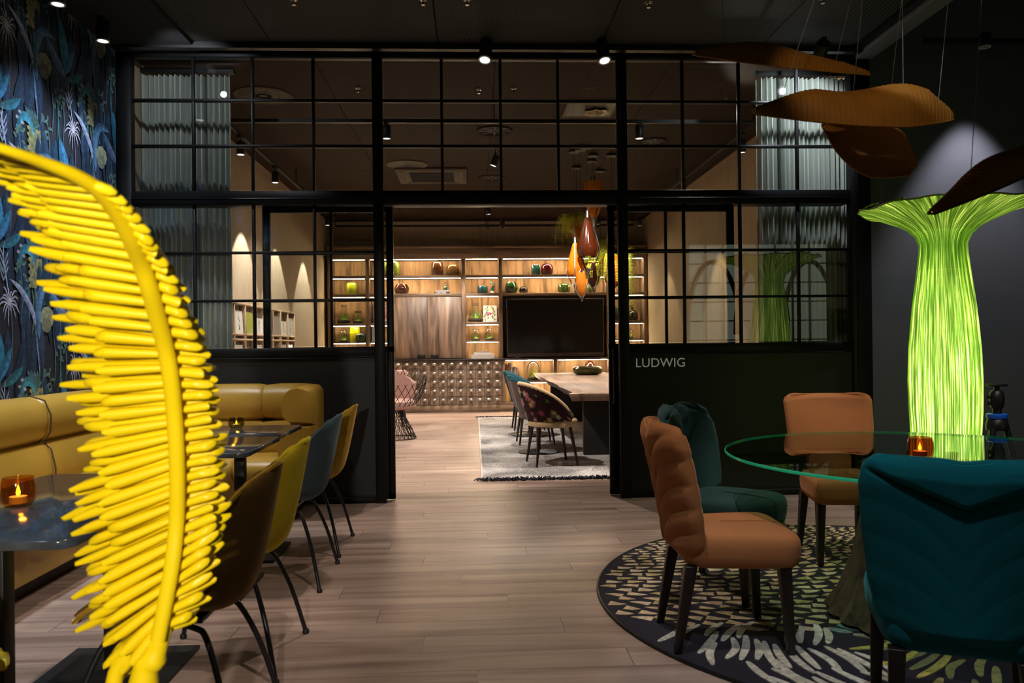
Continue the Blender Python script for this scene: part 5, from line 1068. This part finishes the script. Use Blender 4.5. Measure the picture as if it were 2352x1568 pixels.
def planter(label, px, y0, y1, Y, rw, m, kind, ci, seed, plant=None):
    a = P(px, y0, Y); b = P(px, y1, Y); H = a.z-b.z; t = thing('hanging_planter', label, 'pendant planter', b, 0, 'amber glass hanging planters')
    rt = rw*1.12*Y/F; 
    if kind == 'drop': pr = [(rt*.82, H*.32), (rt, H*.40), (rt*.93, H*.50), (rt*.55, H*.72), (rt*.28, H*.88), (rt*.22, H*.90)]
    elif kind == 'cup': pr = [(rt*.25, H*.16), (rt*.62, H*.26), (rt*.95, H*.5), (rt, H*.80), (rt*.97, H*.82), (rt*.9, H*.5), (rt*.5, H*.27), (0, H*.2)]
    else: pr = [(rt*.3, H*.14), (rt*.7, H*.24), (rt*.98, H*.52), (rt*.92, H*.82), (rt*.88, H*.82), (rt*.9, H*.5), (0, H*.2)]
    MB().lathe([(r, z) for r, z in pr], 24).build('glass_vessel', m, t, smooth=True)
    MB().lathe([(rt*.16, H*.88), (rt*.24, H*.89), (rt*.20, H*.97), (rt*.14, H), (0, H)], 14).build('cap', 'bronze', t, smooth=True) if kind == 'drop' else None
    MB().lathe([(rt*.14, 0), (rt*.15, H*.07), (rt*.27, H*.15), (0, H*.16)], 14).build('socket', 'bronze', t, smooth=True)
    for k in range(3):
        an = R(90+120*k+seed*25); c, s = cos(an), sin(an); w = rt*1.06
        MB().tube(cat([(rt*.1*c, rt*.1*s, H*.10), (w*.55*c, w*.55*s, H*.2), (w*c, w*s, H*.40), (w*.62*c, w*.62*s, H*.7), (rt*.15*c, rt*.15*s, H*.93)], 4), .007, 6).build('frame_rod', 'black' if seed % 2 else 'steel', t, smooth=True)
    cpx = canop[ci % 6]; cc = PZ(*cpx, CZ-.03); T = cc-b
    MB().cyl((0, 0, H), (T.x*.0, T.y*.0, T.z), .0025, 5).build('cable', 'black', t)
    MB().lathe([(.065, 0), (.07, .012), (.05, .03), (0, .03)], 20, c=(0, 0, T.z-.001)).build('ceiling_rose', 'black', t, smooth=True)
    if plant: fern('fern_fronds', '', (0, 0, H*.78), plant[0], plant[1], plant[2], seed, plant[3], t)
    return t
planter('dark amber teardrop planter in the middle front of the pendant cluster', 1350, 483, 640, 9.5, 23, 'amber_dark', 'drop', 0, 1)
planter('light amber teardrop planter at the left of the pendant cluster', 1322, 545, 672, 9.7, 19, 'amber_body', 'drop', 3, 2)
planter('large orange glass vessel highest in the pendant cluster', 1364, 395, 520, 9.9, 20, 'amber_orange', 'cup', 2, 3)
planter('orange cup with long grey stem, lowest of the pendant cluster', 1337, 612, 692, 9.6, 13, 'amber_orange', 'cup', 4, 4)
planter('wide orange planter with trailing fern at the right of the cluster', 1408, 570, 672, 9.9, 22, 'fernpot', 'bowl', 1, 5, (50, .9, .26, .20))
planter('orange planter with fern at the upper left back of the cluster', 1325, 485, 560, 10.6, 15, 'fernpot', 'bowl', 5, 6, (60, 1.2, .18, .2))
planter('small orange planter with fern behind the dark teardrop', 1380, 545, 610, 10.8, 15, 'fernpot', 'bowl', 4, 7, (50, .9, .16, .17)); planter('brown amber planter with fern hanging right of the dark teardrop', 1363, 588, 672, 10.2, 17, 'amber_dark', 'cup', 1, 8, (36, .8, .14, .16))
fern('trailing_fern', 'long trailing fern seen through the pane right of the opening', P(1445, 585, 9.9), 60, .35, .62, 12, .3); fern('trailing_fern', 'fern fronds spilling down at the left side of the pendant cluster', P(1312, 505, 10.7), 30, 1.0, .30, 13, .24); fern('trailing_fern', 'yellow green fern fronds between the orange cups', P(1350, 590, 10.6), 55, 1.0, .14, 14, .24); fern('trailing_fern', 'fern tuft hanging beside the right post of the opening', P(1388, 585, 10.5), 50, .8, .34, 15, .22)
for p, t_, e in [((1.0, 8.7, 3.2), (1.35, 9.7, 2.2), 300), ((2.1, 9.0, 3.2), (1.5, 9.9, 2.0), 300), ((1.5, 8.2, 3.3), (1.45, 9.8, 2.3), 200)]: spot(p, t_, e, 34, NEUT)  # spots without fittings, added to brighten the planters and ferns
# ================================================================== yellow feather sculpture
fe = thing('feather_sculpture', 'tall bright yellow plastic feather sculpture standing in front of the tables', 'sculpture', (0, 0, 0))
RK = [(-60, 322, 1.02), (30, 350, 1.06), (100, 374, 1.1), (170, 402, 1.14), (225, 436, 1.18), (270, 487, 1.23), (300, 545, 1.28), (325, 605, 1.34), (344, 665, 1.38), (362, 730, 1.43), (380, 800, 1.48), (392, 870, 1.51), (400, 950, 1.54), (405, 1030, 1.56), (407, 1110, 1.58), (405, 1200, 1.6), (396, 1290, 1.6), (380, 1380, 1.6), (362, 1470, 1.6)]
rk3 = [P(a, b, c-.022) for a, b, c in RK]; lp = cat(rk3, 5); MB().tube(lp, [.007+.0085*min(1, i/25) for i in range(len(lp))], 10, sy=.8).build('rachis', 'feather', fe, smooth=True)
b0, b1 = P(372, 1440, 1.6), P(330, 1568, 1.6)
MB().tube(cat([P(385, 1360, 1.6), b0, P(355, 1510, 1.6), b1, Vector((-.66, 1.6, .3)), Vector((-.66, 1.6, .02))], 5), [.014]*5+[.019]*5+[.024]*5+[.028]*5+[.03]*5+[.03], 14).build('stem', 'feather', fe, smooth=True)
MB().tube(cat([P(330, 1440, 1.63), P(300, 1500, 1.63), P(262, 1568, 1.63), Vector((-.72, 1.62, .4)), Vector((-.68, 1.6, .1))], 5), .016, 12).build('side_stem', 'feather', fe, smooth=True)
MB().lathe([(.16, 0), (.16, .012), (.05, .03), (0, .03)], 36, c=(-.66, 1.6, .0005)).build('base', 'feather', fe, smooth=True)
YS = [p[1] for p in RK]
def rk_at(y): return P(interp(YS, [p[0] for p in RK], y), y, interp(YS, [p[2] for p in RK], y))
def dep(y): return interp(YS, [p[2] for p in RK], y)
LT = [(330, -150, 300), (375, -60, 345), (440, 19, 409), (510, 52, 470), (583, 84, 539), (660, 115, 625), (715, 141, 690), (770, 153, 744), (850, 172, 862), (950, 180, 975), (1042, 190, 1108), (1150, 190, 1230), (1260, 195, 1367), (1340, 215, 1440), (1400, 250, 1515), (1445, 290, 1548)]
RTp = [(400, 262, 440), (450, 322, 500), (514, 362, 575), (560, 385, 602), (620, 408, 644), (690, 438, 717), (775, 467, 782), (840, 490, 850), (960, 503, 940), (1060, 513, 1040), (1140, 515, 1110), (1235, 513, 1187), (1330, 498, 1257), (1400, 489, 1345), (1455, 445, 1424)]
bms = []
for v_ in range(3):
    mb = MB(); n = 8; bend = (.05, -.04, .09)[v_]; rings = [(0, .6), (.12, .75), (.45, .9), (.78, 1.0), (.91, 1.0), (.965, .82), (.99, .5), (1.0, .15)]; pts = [(bend*sin(PI*t), 0, t) for t, _ in rings]; mb.tube(pts, [r for _, r in rings], 7); b_ = mb.mesh('barb', True); b_.materials.append(MT['feather']); bms.append(b_)
q = random.Random(17); cnt = 0
def barb(a, b, r, v_):
    global cnt
    d = b-a; l = d.length; qn = d.to_track_quat('Z', 'Y').to_matrix().to_4x4()
    M = Matrix.Translation(a) @ qn @ Matrix.Rotation(q.uniform(-.4, .4), 4, 'Z') @ Matrix.Diagonal((r, r*.85, l, 1)); 
    if cnt < 295: inst(bms[v_], 'barb', fe, M)
    cnt += 1
# a bend in x is scaled by r, so the shared meshes stay nearly straight
def side(T, layers, sgn):
    As = [p[0] for p in T]
    for (frac, dY, off, rad, step0) in layers:
        y = As[0]+off
        while y < As[-1]:
            Y = dep(y); tx = interp(As, [p[1] for p in T], y); ty = interp(As, [p[2] for p in T], y); a = rk_at(y); ax, ay = interp(YS, [p[0] for p in RK], y), y
            fr = frac*q.uniform(.94, 1.04); a0 = P(ax, ay, Y+dY*.25); bt = P(lerp(ax, tx, fr), lerp(ay, ty, fr), Y+dY); barb(a0, bt, rad*q.uniform(.88, 1.08)*(.78+.22*min(1, (y-330)/450)), q.randrange(3)); y += step0*(.5+.5*min(1, (y-300)/500))*q.uniform(.93, 1.07)
side(LT, [(.72, -.012, 0, .0135, 31), (.94, .03, 15, .0122, 30), (1.0, .08, 8, .0118, 39), (.8, .12, 26, .011, 50)], -1)
side(RTp, [(.80, .0, 6, .0120, 31), (1.0, .05, 20, .0112, 31), (.95, .09, 0, .0095, 50)], 1)
print('barbs', cnt)
